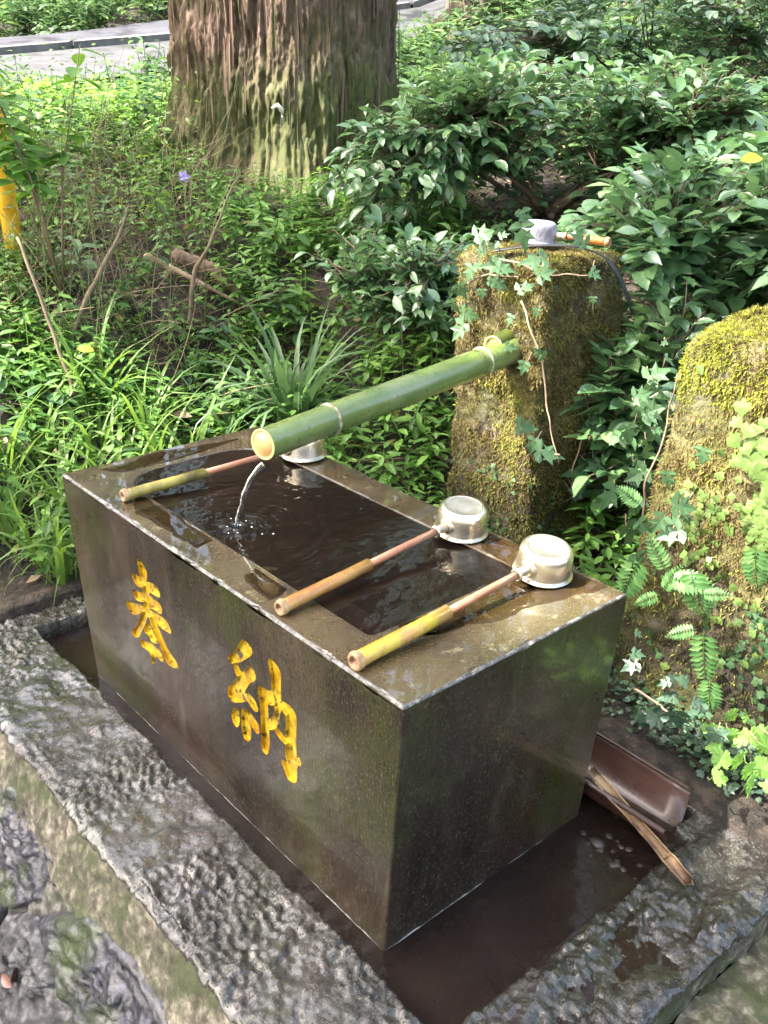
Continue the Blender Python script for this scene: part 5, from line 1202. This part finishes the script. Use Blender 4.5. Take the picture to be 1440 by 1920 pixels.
# extra unseen leaves, added between the sun and the basin to shade it
n2 = 30000
t2 = rng.uniform(6.5, 10.5, n2) / SD[2]; P2 = np.array([0.2, 0.55, 0.3]) + SD * t2[:, None] + rng.uniform(-2.3, 2.3, (n2, 3)) * [1, 1, 0.4]
keep = np.concatenate([keep, fbm(P2, 1.1, 3, 79) > -0.42]); P = np.concatenate([P, P2])
# openings cut along the sun's path so that chosen spots are lit
LIT = [((0.14, 0.10, 0.45), 0.17), ((0.42, 0.22, 0.5), 0.13), ((1.0, 0.80, 0.68), 0.38), ((0.86, 0.05, 0.76), 0.42), ((0.62, -0.28, 0.0), 0.18), ((0.45, 0.62, 0.6), 0.10), ((0.15, 1.0, 0.45), 0.07),
       ((1.6, 2.6, 1.3), 0.42), ((1.7, 2.5, 1.7), 0.3), ((1.75, 4.1, 1.0), 0.65), ((1.2, 3.4, 0.9), 0.3), ((0.2, 1.9, 0.2), 0.5), ((0.6, 1.5, 0.3), 0.4), ((1.5, 1.1, 0.9), 0.35), ((1.9, 0.6, 1.0), 0.3), ((2.2, 1.7, 1.3), 0.4), ((2.4, 5.0, 1.1), 0.9), ((3.4, 4.2, 1.4), 0.9), ((4.2, 2.6, 1.5), 0.5), ((0.70, -0.15, 0.1), 0.15)]
for c_, r_ in LIT:
    w_ = P - np.array(c_); t_ = w_ @ SD; dd = np.linalg.norm(w_ - t_[:, None] * SD, axis=1); keep &= ~((dd < r_) & (t_ > 0))
P = P[keep]
cloud('shading_canopy', P, 0.14, 0.30, M['canopy'], 'unseen leafy canopy of the wood overhead, thickened and opened to shape the sunlight', 'canopy', up=0.5)
n = 26000
u = rng.uniform(9.5, 26, n); v = rng.uniform(-16, 16, n); x, y = uv2xy(u, v); P = np.stack([x, y, terrain(x, y, False) + rng.uniform(0.5, 8.0, n) ** 1.0 + np.clip(u - 9, 0, 20) * 0.1], 1)
keep = fbm(P, 0.55, 3, 78) > -0.05 - 0.25 * (u > 16)
P = P[keep]; cloud('far_wood', P, 0.16, 0.42, M['farleaf'], 'leaf mass of the far wood on the slope beyond the lane', 'woodland')

# ------------------------------------------------------------ ground cover
def herb_template(nl, h, ls, w, seed, whorl=False, droop=0.25):
    rs = np.random.default_rng(seed); P = []; D = []; N_ = []; S = []
    for k in range(nl):
        t = (k + 1) / nl; a = k * 2.4 + rs.uniform(-.4, .4) if not whorl else (k % 4) * math.pi / 2 + (k // 4) * 0.78
        zz = h * (0.35 + 0.65 * t); d = np.array([math.cos(a), math.sin(a), 0.28 - droop * rs.uniform(0.4, 1.5)]); d /= np.linalg.norm(d)
        P.append(np.array([0, 0, zz]) + d * 0.12 * ls); D.append(d); N_.append([0, 0, 1.0]); S.append(ls * (1.15 - 0.45 * t) * rs.uniform(0.75, 1.15))
    tl = leaf_t(w, 3, 0.10, 0.22)
    V, F = scatter(tl[0], tl[1], np.array(P), frames(np.array(D), np.array(N_)), np.array(S))
    v, f = tubeq([(0, 0, -0.02), (0.003, 0.001, h * 0.5), (0, 0, h)], [0.0012, 0.001, 0.0008], 3)
    return join([(V, F), (v, f)])
def plant_mass(name, tmpl, xs, ys, sc, m, label, cat='ground cover', tiltv=0.25, dz=0.0):
    n = len(xs); zs = terrain(xs, ys) + dz; a = rng.uniform(0, 6.28, n)
    up = np.stack([rng.normal(0, tiltv, n), rng.normal(0, tiltv, n), np.ones(n)], 1); up /= np.linalg.norm(up, axis=1)[:, None]
    yv = np.stack([np.cos(a), np.sin(a), 0 * a], 1); yv -= up * np.einsum('ij,ij->i', yv, up)[:, None]
    V, F = scatter(tmpl[0], tmpl[1], np.stack([xs, ys, zs], 1), frames(yv, up), sc)
    return V, F
def in_view(x, y, z, mg=0.12):
    P = np.stack([x, y, z], 1) - np.array([CX, CY, 1.1566]); dz = P @ np.array(cF)
    a = (P @ np.array(cR)) / dz / (720 / 1797.27); b = (P @ np.array(cU)) / dz / (960 / 1797.27)
    return (dz > 0) & (np.abs(a) < 1 + mg) & (b > -1 - mg) & (b < 1 + mg)
def free(x, y):
    ok = ~((x < 0.665) & (y < 1.325)) & ~((x > 0.98) & (x < 1.30) & (y > 0.62) & (y < 0.95)) & ~((x > 0.70) & (x < 1.15) & (y < 0.235))
    ok &= np.hypot(x - TC[0], y - TC[1]) > 0.50
    ok &= ~((y < 1.62) & (x < 0.05) & (y > 1.2) & (x > -0.35) & (y < 1.52))
    return ok
def spread(n, u0, u1, pred=None, power=1.0, mg=0.40):
    n = int(n * 1.3); u = u0 + (u1 - u0) * rng.random(n) ** power; half = 0.58 * u + 0.5; v = rng.uniform(-1, 1, n) * half
    x, y = uv2xy(u, v); z = terrain(x, y); k = free(x, y) & in_view(x, y, z + 0.05, mg) & (np.hypot(x - TC[0] + 0.3, y - TC[1] + 0.34) > 0.30)
    if pred is not None: k &= pred(x, y, u, v)
    return x[k], y[k], u[k], v[k]
herbs = [herb_template(9, 0.085, 0.046, 0.42, 1), herb_template(12, 0.11, 0.040, 0.38, 2, True), herb_template(7, 0.065, 0.038, 0.5, 3), herb_template(13, 0.13, 0.042, 0.36, 4), herb_template(5, 0.05, 0.034, 0.62, 5)]
dens = lambda x, y, sc, lo, s: fbm(xyz(x, y), sc, 3, s) > lo
notroad = lambda u, v: ~((u > 5.55 + np.clip(v + 2.2, -8, 9) * 1.05) & (u < 9.0 + np.clip(v + 2.2, -8, 9) * 1.05))
parts = []
for q, tm in enumerate(herbs):
    x, y, u, v = spread(1900, 1.7, 4.4, lambda x, y, u, v: ((u < 2.75) | (u > 4.0) | (v > -0.60) | (rng.random(len(x)) < 0.5)) & ((v > -0.35) | (u > 2.55) | (rng.random(len(x)) < 0.35)) & dens(x, y, 2.6, -0.06 + 0.25 * (v > 0.25) - 0.15 * (v < -0.3), 20 + q) & (rng.random(len(x)) < np.where(v > 0.3, 0.5, 1.0)), 0.85)
    parts.append(plant_mass('h', tm, x, y, rng.uniform(0.7, 1.45, len(x)), None, ''))
V, F = join(parts); o = add('ground_herbs', V, F, M['herb'], smooth=False); tag(o, 'low bright green herbs covering the slope between basin and big trunk', 'ground cover', kind='stuff')
parts = []
for q, tm in enumerate(herbs):
    x, y, u, v = spread(2600, 4.3, 12, lambda x, y, u, v: dens(x, y, 1.6, 0.0, 40 + q) & notroad(u, v), 0.9)
    parts.append(plant_mass('h', tm, x, y, rng.uniform(1.0, 2.2, len(x)) * (1 + 0.10 * (u - 4)), None, ''))
V, F = join(parts); o = add('far_herbs', V, F, M['herb2'], smooth=False); tag(o, 'mid green undergrowth on the far slope beyond the big trunk', 'ground cover', kind='stuff')
x, y, u, v = spread(900, 4.3, 5.6, lambda x, y, u, v: (v < -0.9) & (v > -2.4), 1.0)  # herb patch in a lighter leaf colour that stands in for sunlight
V, F = plant_mass('h', herbs[1], x, y, rng.uniform(1.2, 2.2, len(x)), None, ''); o = add('sun_tinted_herbs', V, F, M['lime'], smooth=False); tag(o, 'yellow green herbs beside the lane left of the big trunk, coloured as sunlit', 'ground cover', kind='stuff')
# broad leafed herbs
bh = [herb_template(6, 0.14, 0.085, 0.52, 11), herb_template(8, 0.18, 0.075, 0.46, 12)]
parts = []
for q, tm in enumerate(bh):
    x, y, u, v = spread(260, 2.1, 5.2, lambda x, y, u, v: dens(x, y, 1.6, 0.0, 60 + q), 0.8)
    parts.append(plant_mass('h', tm, x, y, rng.uniform(0.6, 1.1, len(x)), None, ''))
V, F = join(parts); o = add('broad_leaf_herbs', V, F, M['herb2'], smooth=False); tag(o, 'taller broad leafed herbs scattered over the slope', 'ground cover', kind='stuff')
x, y, u, v = spread(700, 1.8, 5, None, 0.8)
P = np.stack([x, y, terrain(x, y) + rng.uniform(0.03, 0.12, len(x))], 1); cloud('yellowed_leaves', P, 0.018, 0.04, M['yellowed'], 'scattered yellowed and dying leaves among the herbs', 'leaf litter', up=0.9)
# litter and dry stalks
x, y, u, v = spread(9000, 1.6, 9, lambda x, y, u, v: notroad(u, v), 0.7)
P = np.stack([x, y, terrain(x, y) + 0.006], 1); cloud('leaf_litter', P, 0.02, 0.05, M['brownleaf'], 'dry brown leaves littering the soil', 'leaf litter', up=1.0, wid=0.9)
def sticks(n, u0, u1, lo, hi, r0, m, name, label, pred=None, rise=0.25, seg=4, power=0.9, up=0.0):
    x, y, u, v = spread(n, u0, u1, pred, power); n = len(x)
    a = rng.uniform(0, 6.28, n); L = rng.uniform(lo, hi, n); el = rng.normal(up, rise, n)
    prts = []
    z = terrain(x, y)
    for k in range(n):
        d = np.array([math.cos(a[k]) * math.cos(el[k]), math.sin(a[k]) * math.cos(el[k]), abs(math.sin(el[k]))]); t = np.linspace(0, 1, seg + 1)[:, None]
        c = rng.normal(0, 0.12, 3); pts = np.array([x[k], y[k], z[k] + 0.004]) + d * L[k] * t + c * (t ** 2) * L[k]
        prts.append(tubeq(pts, np.linspace(r0, r0 * 0.35, seg + 1), 4))
    V, F = join(prts); o = add(name, V, F, m, smooth=True); tag(o, label, 'twigs', kind='stuff'); return o
sticks(1500, 1.7, 5.5, 0.05, 0.30, 0.0018, M['twig'], 'twig_litter', 'thin dry twigs strewn over the dark soil', rise=0.15)
# tangled dry brambles at left
brm = lambda x, y, u, v: (v < -0.52 - 0.12 * (u - 2.6)) & (v > -2.2)
sticks(3400, 2.65, 4.4, 0.12, 0.42, 0.0019, M['twig'], 'dry_brambles', 'tangle of thin dry bramble stems left of the big trunk', pred=brm, rise=0.55, seg=6, up=0.55)
sticks(500, 2.6, 4.0, 0.2, 0.5, 0.0016, M['greenstem'], 'grass_stalks', 'thin upright green stalks among the brambles', pred=brm, rise=0.25, seg=5, up=1.2)
x, y, u, v = spread(5200, 2.7, 4.6, lambda x, y, u, v: brm(x, y, u, v) & (rng.random(len(x)) < 0.8), 0.9)
P = np.stack([x, y, terrain(x, y) + rng.uniform(0.05, 0.42, len(x))], 1); cloud('bramble_leaves', P, 0.012, 0.028, M['farleaf'], 'tiny sparse leaves on the dry bramble stems at left', 'bramble', up=0.5, wid=0.8)

# grass blades
def blade(n=6, w=0.045, arch=0.7):
    t = np.linspace(0, 1, n + 1); V = []
    for k in range(n + 1):
        ang = arch * t[k] * 1.5; y = math.sin(ang) / (arch * 1.5) if arch else 0; z = (1 - math.cos(ang)) / (arch * 1.5) if False else 0
        ww = w * 0.5 * (1 - t[k] ** 2.5) * (0.6 + 0.4 * math.sin(math.pi * min(1, t[k] + 0.2)))
        V.append((ww, t[k]))
    pts = []; y = z = 0.0; a = 1.35
    out = []
    for k in range(n + 1):
        out.append((y, z)); a2 = 1.35 - arch * 2.0 * (t[k] ** 1.3); y += math.cos(a2) / n; z += math.sin(a2) / n
    W_ = []
    for k in range(n + 1):
        y, z = out[k]; ww = V[k][0]; W_ += [(-ww, y, z + ww * 0.35), (0, y, z), (ww, y, z + ww * 0.35)]
    F = []
    for k in range(n):
        b_ = 3 * k; F += [(b_, b_ + 1, b_ + 4, b_ + 3), (b_ + 1, b_ + 2, b_ + 5, b_ + 4)]
    return np.array(W_), np.array(F)
def blade_meshes(m, w): return [make_mesh('blade', *blade(arch=a, w=w), m) for a in (0.5, 0.8, 1.05, 1.3)]
BL_G = blade_meshes(M['grass'], 0.036); BL_L = blade_meshes(M['liriope'], 0.050)
def tuft(x, y, n, lo, hi, meshes, label, group=None, name='grass_tuft', spreadr=0.03, dz=0.0, lean=(0, 0)):
    z = ter1(x, y) + dz; root = thing(name, (x, y, z), label, 'grass', group)
    for k in range(n):
        a = random.uniform(0, 6.283); L = random.uniform(lo, hi); r_ = random.uniform(0, spreadr)
        Mx = Matrix.Translation((r_ * math.cos(a), r_ * math.sin(a), -0.01)) @ Matrix.Rotation(a - math.pi / 2 + random.uniform(-.4, .4), 4, 'Z') @ Matrix.Rotation(random.uniform(-.35, .25), 4, 'X') @ Matrix.Rotation(random.uniform(-.3, .3), 4, 'Y') @ Matrix.Diagonal((L * random.uniform(0.8, 1.2), L, L, 1))
        inst(random.choice(meshes), 'blade', Mx, root)
    return root
tuft(*uv2xy(2.70, -0.27), 90, 0.26, 0.46, BL_L, 'dark green broad bladed tuft right behind the far corner of the basin', spreadr=0.06)
tuft(*uv2xy(2.66, -0.46), 30, 0.16, 0.30, BL_L, 'smaller blue green tuft left of the broad bladed one behind the basin', spreadr=0.05)
gsp = [uv2xy(u_, v_) for u_, v_ in ((2.15, -0.62), (2.2, -0.75), (2.12, -0.86), (2.3, -0.58), (2.35, -0.70), (2.28, -0.84), (2.42, -0.62), (2.45, -0.78), (2.4, -0.92), (2.22, -0.50), (2.55, -0.68), (2.5, -0.55), (2.34, -0.46), (2.05, -0.78), (2.1, -0.70), (2.62, -0.85), (2.18, -0.95), (2.3, -1.0))]
for k, (x_, y_) in enumerate(gsp):
    tuft(x_, y_, random.randint(18, 28), 0.18, 0.40, BL_G, 'bright green arching grass tuft growing at the left behind the basin end', 'grass tufts left of the basin end', spreadr=0.05)
# single herbs standing out in front of the mass
hl = leaf_t(0.44, 3, 0.10, 0.22); hlm = [make_mesh('leaf', *hl, M['herb']), make_mesh('leaf', *leaf_t(0.62, 3, 0.08, 0.18), M['herb'])]
stm = make_mesh('stem', *tubeq([(0, 0, -0.1), (0.02, 0.01, 0.5), (0, 0, 1)], [0.016, 0.013, 0.008], 5), M['greenstem'])
def herb(x, y, h, nl, ls, label, group, me=None):
    root = thing('herb', (x, y, ter1(x, y)), label, 'herb', group)
    inst(stm, 'stem', Matrix.Diagonal((h, h, h, 1)), root)
    for k in range(nl):
        t = (k + 1) / nl; a = k * 2.4 + random.uniform(-.4, .4); d = Vector((math.cos(a), math.sin(a), random.uniform(-.15, .35)))
        s = ls * (1.2 - 0.5 * t) * random.uniform(.8, 1.15)
        inst((me or hlm)[0 if k % 5 else -1], 'leaf', leafmat_of(Vector((0, 0, h * (0.3 + 0.7 * t))) + d * 0.004, d, (0, 0, 1), s), root)
cnt = 0
for k in range(400):
    u = random.uniform(2.15, 3.0); v = random.uniform(-0.75, 0.45); x_, y_ = uv2xy(u, v)
    if not free(np.array([x_]), np.array([y_]))[0] or y_ < 1.0: continue
    herb(x_, y_, random.uniform(0.08, 0.15), random.randint(8, 12), random.uniform(0.035, 0.05), 'upright green herb on the slope just behind the basin', 'herbs behind the basin')
    cnt += 1
    if cnt >= 46: break
for (x_, y_) in ((0.86, 1.02), (0.92, 1.08), (0.82, 1.10), (0.74, 0.98), (0.80, 0.90), (0.88, 0.97), (0.95, 1.0), (0.78, 1.18)):
    herb(x_, y_, 0.09, 9, 0.045, 'low bright herb between the basin and the left pillar', 'herbs left of the left pillar')
# sapling with large leaves at top left
sap = thing('sapling', (*uv2xy(2.9, -0.98), 0.55), 'sapling with broad bright leaves standing at the top left', 'sapling')
sb = Vector(OFF[sap.name]); big_l = [make_mesh('leaf', *leaf_t(0.5, 4, 0.1, 0.25), M['herb'])]
for q in range(6):
    a = random.uniform(0, 6.28); top = Vector((0.18 * math.cos(a) - 0.05 * q * 0.3, 0.18 * math.sin(a), random.uniform(0.55, 0.85)))
    p_ = [(0, 0, 0), (top.x * 0.3, top.y * 0.3, top.z * 0.5), tuple(top)]
    v, f = tube(np.array(p_) + np.array(sb), [0.0035, 0.003, 0.0015], 6); add('stem', v, f, M['twig'], sap)
    for k in range(26):
        t = random.uniform(0.5, 1.0); c = Vector(p_[1]).lerp(top, (t - 0.5) * 2); aa = random.uniform(0, 6.28); d = Vector((math.cos(aa), math.sin(aa), random.uniform(-.3, .2)))
        inst(big_l[0], 'leaf', leafmat_of(c, d, (random.uniform(-.3, .3), random.uniform(-.3, .3), 1), random.uniform(0.06, 0.10)), sap)

# ------------------------------------------------------------ evergreen shrubs with glossy leaves
cam_l = [leaf_t(0.50, 4, 0.18, 0.22, tip=1.0), leaf_t(0.46, 4, 0.28, 0.38, tip=1.05), leaf_t(0.54, 4, 0.12, 0.14, wave=0.02)]
cam_me = [make_mesh('leaf', *c_, M['camellia']) for c_ in cam_l]
def shrub(base, centres, n_tw, ls, label, name='evergreen_shrub', nlimb=9, indiv=300, per=11, seed=1):
    rs = np.random.default_rng(seed); base = np.array([base[0], base[1], ter1(base[0], base[1])])
    root = thing(name, tuple(base), label, 'shrub'); rb = Vector(base)
    # twig tips in a union of ellipsoids, denser towards the surface
    tips = []; w = np.array([c[3] * c[4] * c[5] for c in centres]); w /= w.sum()
    while len(tips) < n_tw:
        c = centres[rs.choice(len(centres), p=w)]; d = rs.normal(0, 1, 3); d /= np.linalg.norm(d); d[2] = abs(d[2]) * (1 if rs.random() < 0.72 else -1)
        p = np.array(c[:3]) + d * np.array(c[3:6]) * rs.uniform(0.55, 1.0) ** 0.5
        g_ = ter1(p[0], p[1])
        if p[2] < g_ + 0.03: continue
        tips.append(p)
    tips = np.array(tips)
    limbs = []
    for k in range(nlimb):
        t_ = tips[rs.integers(len(tips))]; e = base * 0.25 + t_ * 0.75; mid = (base + e) / 2 + rs.normal(0, 0.05, 3) + [0, 0, 0.05]
        tt = np.linspace(0, 1, 9)[:, None]; pp = base * (1 - tt) ** 2 + 2 * mid * tt * (1 - tt) + e * tt ** 2 + rs.normal(0, 0.008, (9, 3)) * tt
        pp[0] += rs.normal(0, 0.03, 3) * [1, 1, 0]; limbs.append(pp)
        v, f = tube(pp, np.linspace(0.012, 0.004, 9), 7); add('limb', v, f, M['stem'], root)
    lp = np.concatenate([l[3:] for l in limbs]); tw = []; LP = []; LD = []; LN = []; LS = []
    for p in tips:
        q = lp[np.argmin(np.linalg.norm(lp - p, axis=1) + rs.uniform(0, 0.1, len(lp)))]
        d = p - q; L = np.linalg.norm(d) + 1e-6; d /= L
        t = np.linspace(0, 1, 5)[:, None]; pts = q + (p - q) * t + np.array([0, 0, 0.12 * L]) * (t * (1 - t)) * 4 * 0.4 + rs.normal(0, 0.008, (5, 3)) * t
        tw.append(tubeq(pts, np.linspace(0.0032, 0.0013, 5), 4))
        du = d * 0.7 + rs.normal(0, 0.3, 3); du[2] += 0.15; du /= np.linalg.norm(du)
        s1 = np.cross(du, [0, 0, 1]); s1 /= np.linalg.norm(s1) + 1e-6
        for k in range(per):
            tt = k / per; pos = p - d * 0.24 * tt + rs.normal(0, 0.006, 3); sg = 1 if k % 2 else -1
            ld = du * (0.35 + 0.7 * (1 - tt)) + s1 * sg * rs.uniform(0.6, 1.1) + [0, 0, rs.uniform(-.45, .15)]
            LP.append(pos); LD.append(ld); LN.append(np.array([0, 0, 1.0]) + rs.normal(0, 0.28, 3) + s1 * sg * -0.25); LS.append(ls * rs.uniform(0.65, 1.2))
    V, F = join(tw); add('twigs', V, F, M['stem'], root, kind='stuff')
    LP = np.array(LP); LD = np.array(LD); LN = np.array(LN); LS = np.array(LS)
    # the leaves that show largest are parts of their own
    Dc = (LP - np.array([CX, CY, 1.1566])); dep = Dc @ np.array(cF)
    vis_ = in_view(LP[:, 0], LP[:, 1], LP[:, 2], 0.0); score = np.where(vis_, LS / dep, 0); idx = np.argsort(-score)
    Rm = frames(LD, LN)
    for i in idx[:indiv]:
        Mx = Matrix([list(r) for r in Rm[i]]).to_4x4() @ Matrix.Scale(LS[i], 4); Mx.translation = Vector(LP[i]) - rb
        inst(cam_me[i % 3], 'leaf', Mx, root)
    rest = idx[indiv:]
    prts = [scatter(*cam_l[q], LP[rest[q::3]], Rm[rest[q::3]], LS[rest[q::3]]) for q in range(3)]
    V, F = join(prts); add('foliage', V, F, M['camellia'], root, smooth=True, kind='stuff')
    return root
def cc(u, v, z, a, b, c): x, y = uv2xy(u, v); return (x, y, z, a, b, c)
sx, sy = uv2xy(3.55, 0.56)
shrub((sx, sy), [cc(3.55, 0.45, 1.06, 0.42, 0.42, 0.20), cc(3.4, 0.15, 0.98, 0.28, 0.28, 0.20), cc(3.6, 0.95, 1.06, 0.40, 0.40, 0.20), cc(3.3, 0.0, 0.86, 0.25, 0.25, 0.20)], 620, 0.060, 'dark glossy evergreen shrub behind the left mossy pillar, bare stems in its middle', seed=3, nlimb=12)
sx, sy = uv2xy(2.75, 0.95)
shrub((sx, sy), [cc(2.65, 0.85, 0.86, 0.32, 0.34, 0.17), cc(2.75, 1.2, 0.90, 0.32, 0.34, 0.22), cc(2.5, 0.60, 0.78, 0.20, 0.2, 0.13), cc(2.35, 1.0, 0.70, 0.2, 0.2, 0.14)], 420, 0.072, 'glossy evergreen shrub above the right mossy pillar with large leaves', seed=5)
sx, sy = uv2xy(2.2, 0.62)
shrub((sx, sy), [cc(2.22, 0.56, 0.40, 0.14, 0.16, 0.20), cc(2.3, 0.66, 0.60, 0.14, 0.16, 0.14)], 90, 0.072, 'bluish evergreen leaves filling the gap between the two pillars', seed=7, nlimb=5, indiv=120)
sx, sy = uv2xy(2.95, 0.12)
shrub((sx, sy), [cc(2.85, 0.10, 0.62, 0.22, 0.22, 0.16), cc(3.0, -0.08, 0.66, 0.18, 0.18, 0.12)], 120, 0.05, 'low evergreen bush left of the left pillar behind the spout', seed=8, nlimb=6, indiv=150)

sx, sy = uv2xy(4.9, 1.5)
shrub((sx, sy), [cc(4.8, 1.0, 1.38, 0.4, 0.5, 0.22), cc(4.9, 1.7, 1.45, 0.5, 0.5, 0.24), cc(4.6, 0.55, 1.25, 0.35, 0.4, 0.18)], 360, 0.062, 'further evergreen shrub near the top right, mid green and loose', seed=11, indiv=60)
# yellow leaf on the shrub, fallen leaves, flower
lm_y = make_mesh('yellow_leaf', *leaf_t(0.6, 4, 0.15, 0.2), M['yellowleaf'])
def single(me, name, P, d, n, s, label, cat):
    o = inst(me, name, leafmat_of(Vector(P), d, n, s)); tag(o, label, cat); return o
yx, yy = uv2xy(2.42, 0.83); single(lm_y, 'yellow_leaf', (yx, yy, 1.0), (0.6, -0.6, 0.2), (-0.6, -0.4, 0.7), 0.055, 'single bright yellow leaf on the shrub at upper right', 'leaf')
single(lm_y, 'yellow_leaf', (0.43, 1.87, ter1(0.453, 1.89) + 0.10), (0.75, -0.6, 0), (-0.3, -0.5, 0.8), 0.05, 'yellowing round leaf among the herbs at left', 'leaf')
lm_b = make_mesh('brown_leaf', *leaf_t(0.42, 4, 0.2, 0.15), M['brownleaf'])
single(lm_b, 'brown_leaf', (0.60, 1.66, ter1(0.60, 1.66) + 0.05), (0.5, -0.8, 0.1), (-0.4, -0.4, 0.8), 0.065, 'long pinkish brown fallen leaf on the bare soil behind the basin', 'leaf')
fl_ = thing('wild_flower', (1.157, 2.47, ter1(1.157, 2.47)), 'single small purple flower near the foot of the big trunk', 'flower')
fz = 0.84; v, f = tube([(1.157, 2.47, ter1(1.157, 2.47)), (1.16, 2.47, fz)], [0.002, 0.0015], 5); add('stem', v, f, M['greenstem'], fl_)
fm = make_mesh('petal', *leaf_t(0.7, 3, 0.2, 0.2), M['flower'])
for k in range(5):
    a = k * 1.257; inst(fm, 'petal', leafmat_of(Vector((1.157, 2.47, fz)) - Vector(OFF[fl_.name]), (0.75 * math.cos(a), -0.65 * math.cos(a), math.sin(a)), (-0.65, -0.75, 0.3), 0.022), fl_)

# fallen branch and log left of the trunk
def branch(name, pts, radii, m, label, cat='fallen branch'):
    p = np.array(pts, float); t = np.linspace(0, len(p) - 1, len(p) * 6); pp = np.stack([np.interp(t, range(len(p)), p[:, k]) for k in range(3)], 1)
    pp[1:-1] += np.stack([fbm(pp + 5 * k, 6, 3, k) for k in range(3)], 1)[1:-1] * 0.012
    rr_ = np.interp(t, range(len(p)), radii) * (1 + 0.12 * fbm(pp, 30, 2, 9)); v, f = tube(pp, rr_, 12); v += 0.05 * np.max(radii) * fbm(v, 60, 3, 4)[:, None]
    o = add(name, v, f, m); tag(o, label, cat); return o
def gp(u, v, dz): x, y = uv2xy(u, v); return (x, y, ter1(x, y) + dz)
branch('fallen_branch', [gp(3.15, -0.78, 0.11), gp(3.12, -0.66, 0.10), gp(3.10, -0.48, 0.07)], [0.011, 0.009, 0.005], M['palebranch'], 'pale broken branch end lying below the big trunk')
branch('fallen_branch', [gp(3.2, -0.70, 0.10), gp(3.18, -0.56, 0.075), gp(3.1, -0.42, 0.035), gp(3.05, -0.25, 0.02)], [0.022, 0.022, 0.016, 0.010], M['log'], 'dark thick broken branch beside the pale one below the trunk')
branch('fallen_branch', [gp(2.75, -0.95, 0.0), gp(2.8, -0.88, 0.16), gp(2.9, -0.80, 0.30), gp(3.0, -0.78, 0.36)], [0.008, 0.0075, 0.005, 0.003], M['twig'], 'leaning grey stick in the brambles at left')
branch('fallen_branch', [gp(2.55, -0.86, 0.05), gp(2.6, -0.92, 0.22), gp(2.65, -1.0, 0.40)], [0.006, 0.0055, 0.004], M['twig'], 'long bent stick near the yellow post at left')
branch('fallen_branch', [gp(3.0, -0.62, 0.05), gp(3.02, -0.60, 0.22), gp(3.0, -0.55, 0.32), gp(3.05, -0.45, 0.50)], [0.008, 0.007, 0.005, 0.002], M['twig'], 'upright forked twig in front of the big trunk left side')
branch('fallen_branch', [gp(2.5, 0.0, 0.03), gp(2.35, 0.10, 0.03), gp(2.2, 0.17, 0.0)], [0.004, 0.0045, 0.004], M['stem'], 'thin brown stick on the soil under the bamboo spout')
branch('fallen_branch', [gp(2.55, -0.05, 0.015), gp(2.5, 0.12, 0.03), gp(2.45, 0.25, 0.03)], [0.004, 0.004, 0.003], M['stem'], 'second thin brown stick crossing behind the bamboo spout')
# yellow post, leaning, half outside the frame
c0 = Vector((0.530, 2.485, 0.30)); c1 = Vector((0.515, 2.50, 1.7))
v, f = tube([tuple(c0), tuple((c0 + c1) / 2), tuple(c1)], [0.030, 0.030, 0.030], 20); o = add('yellow_post', v, f, M['yellow'])
tag(o, 'leaning orange yellow painted post at the left edge behind brambles', 'post')
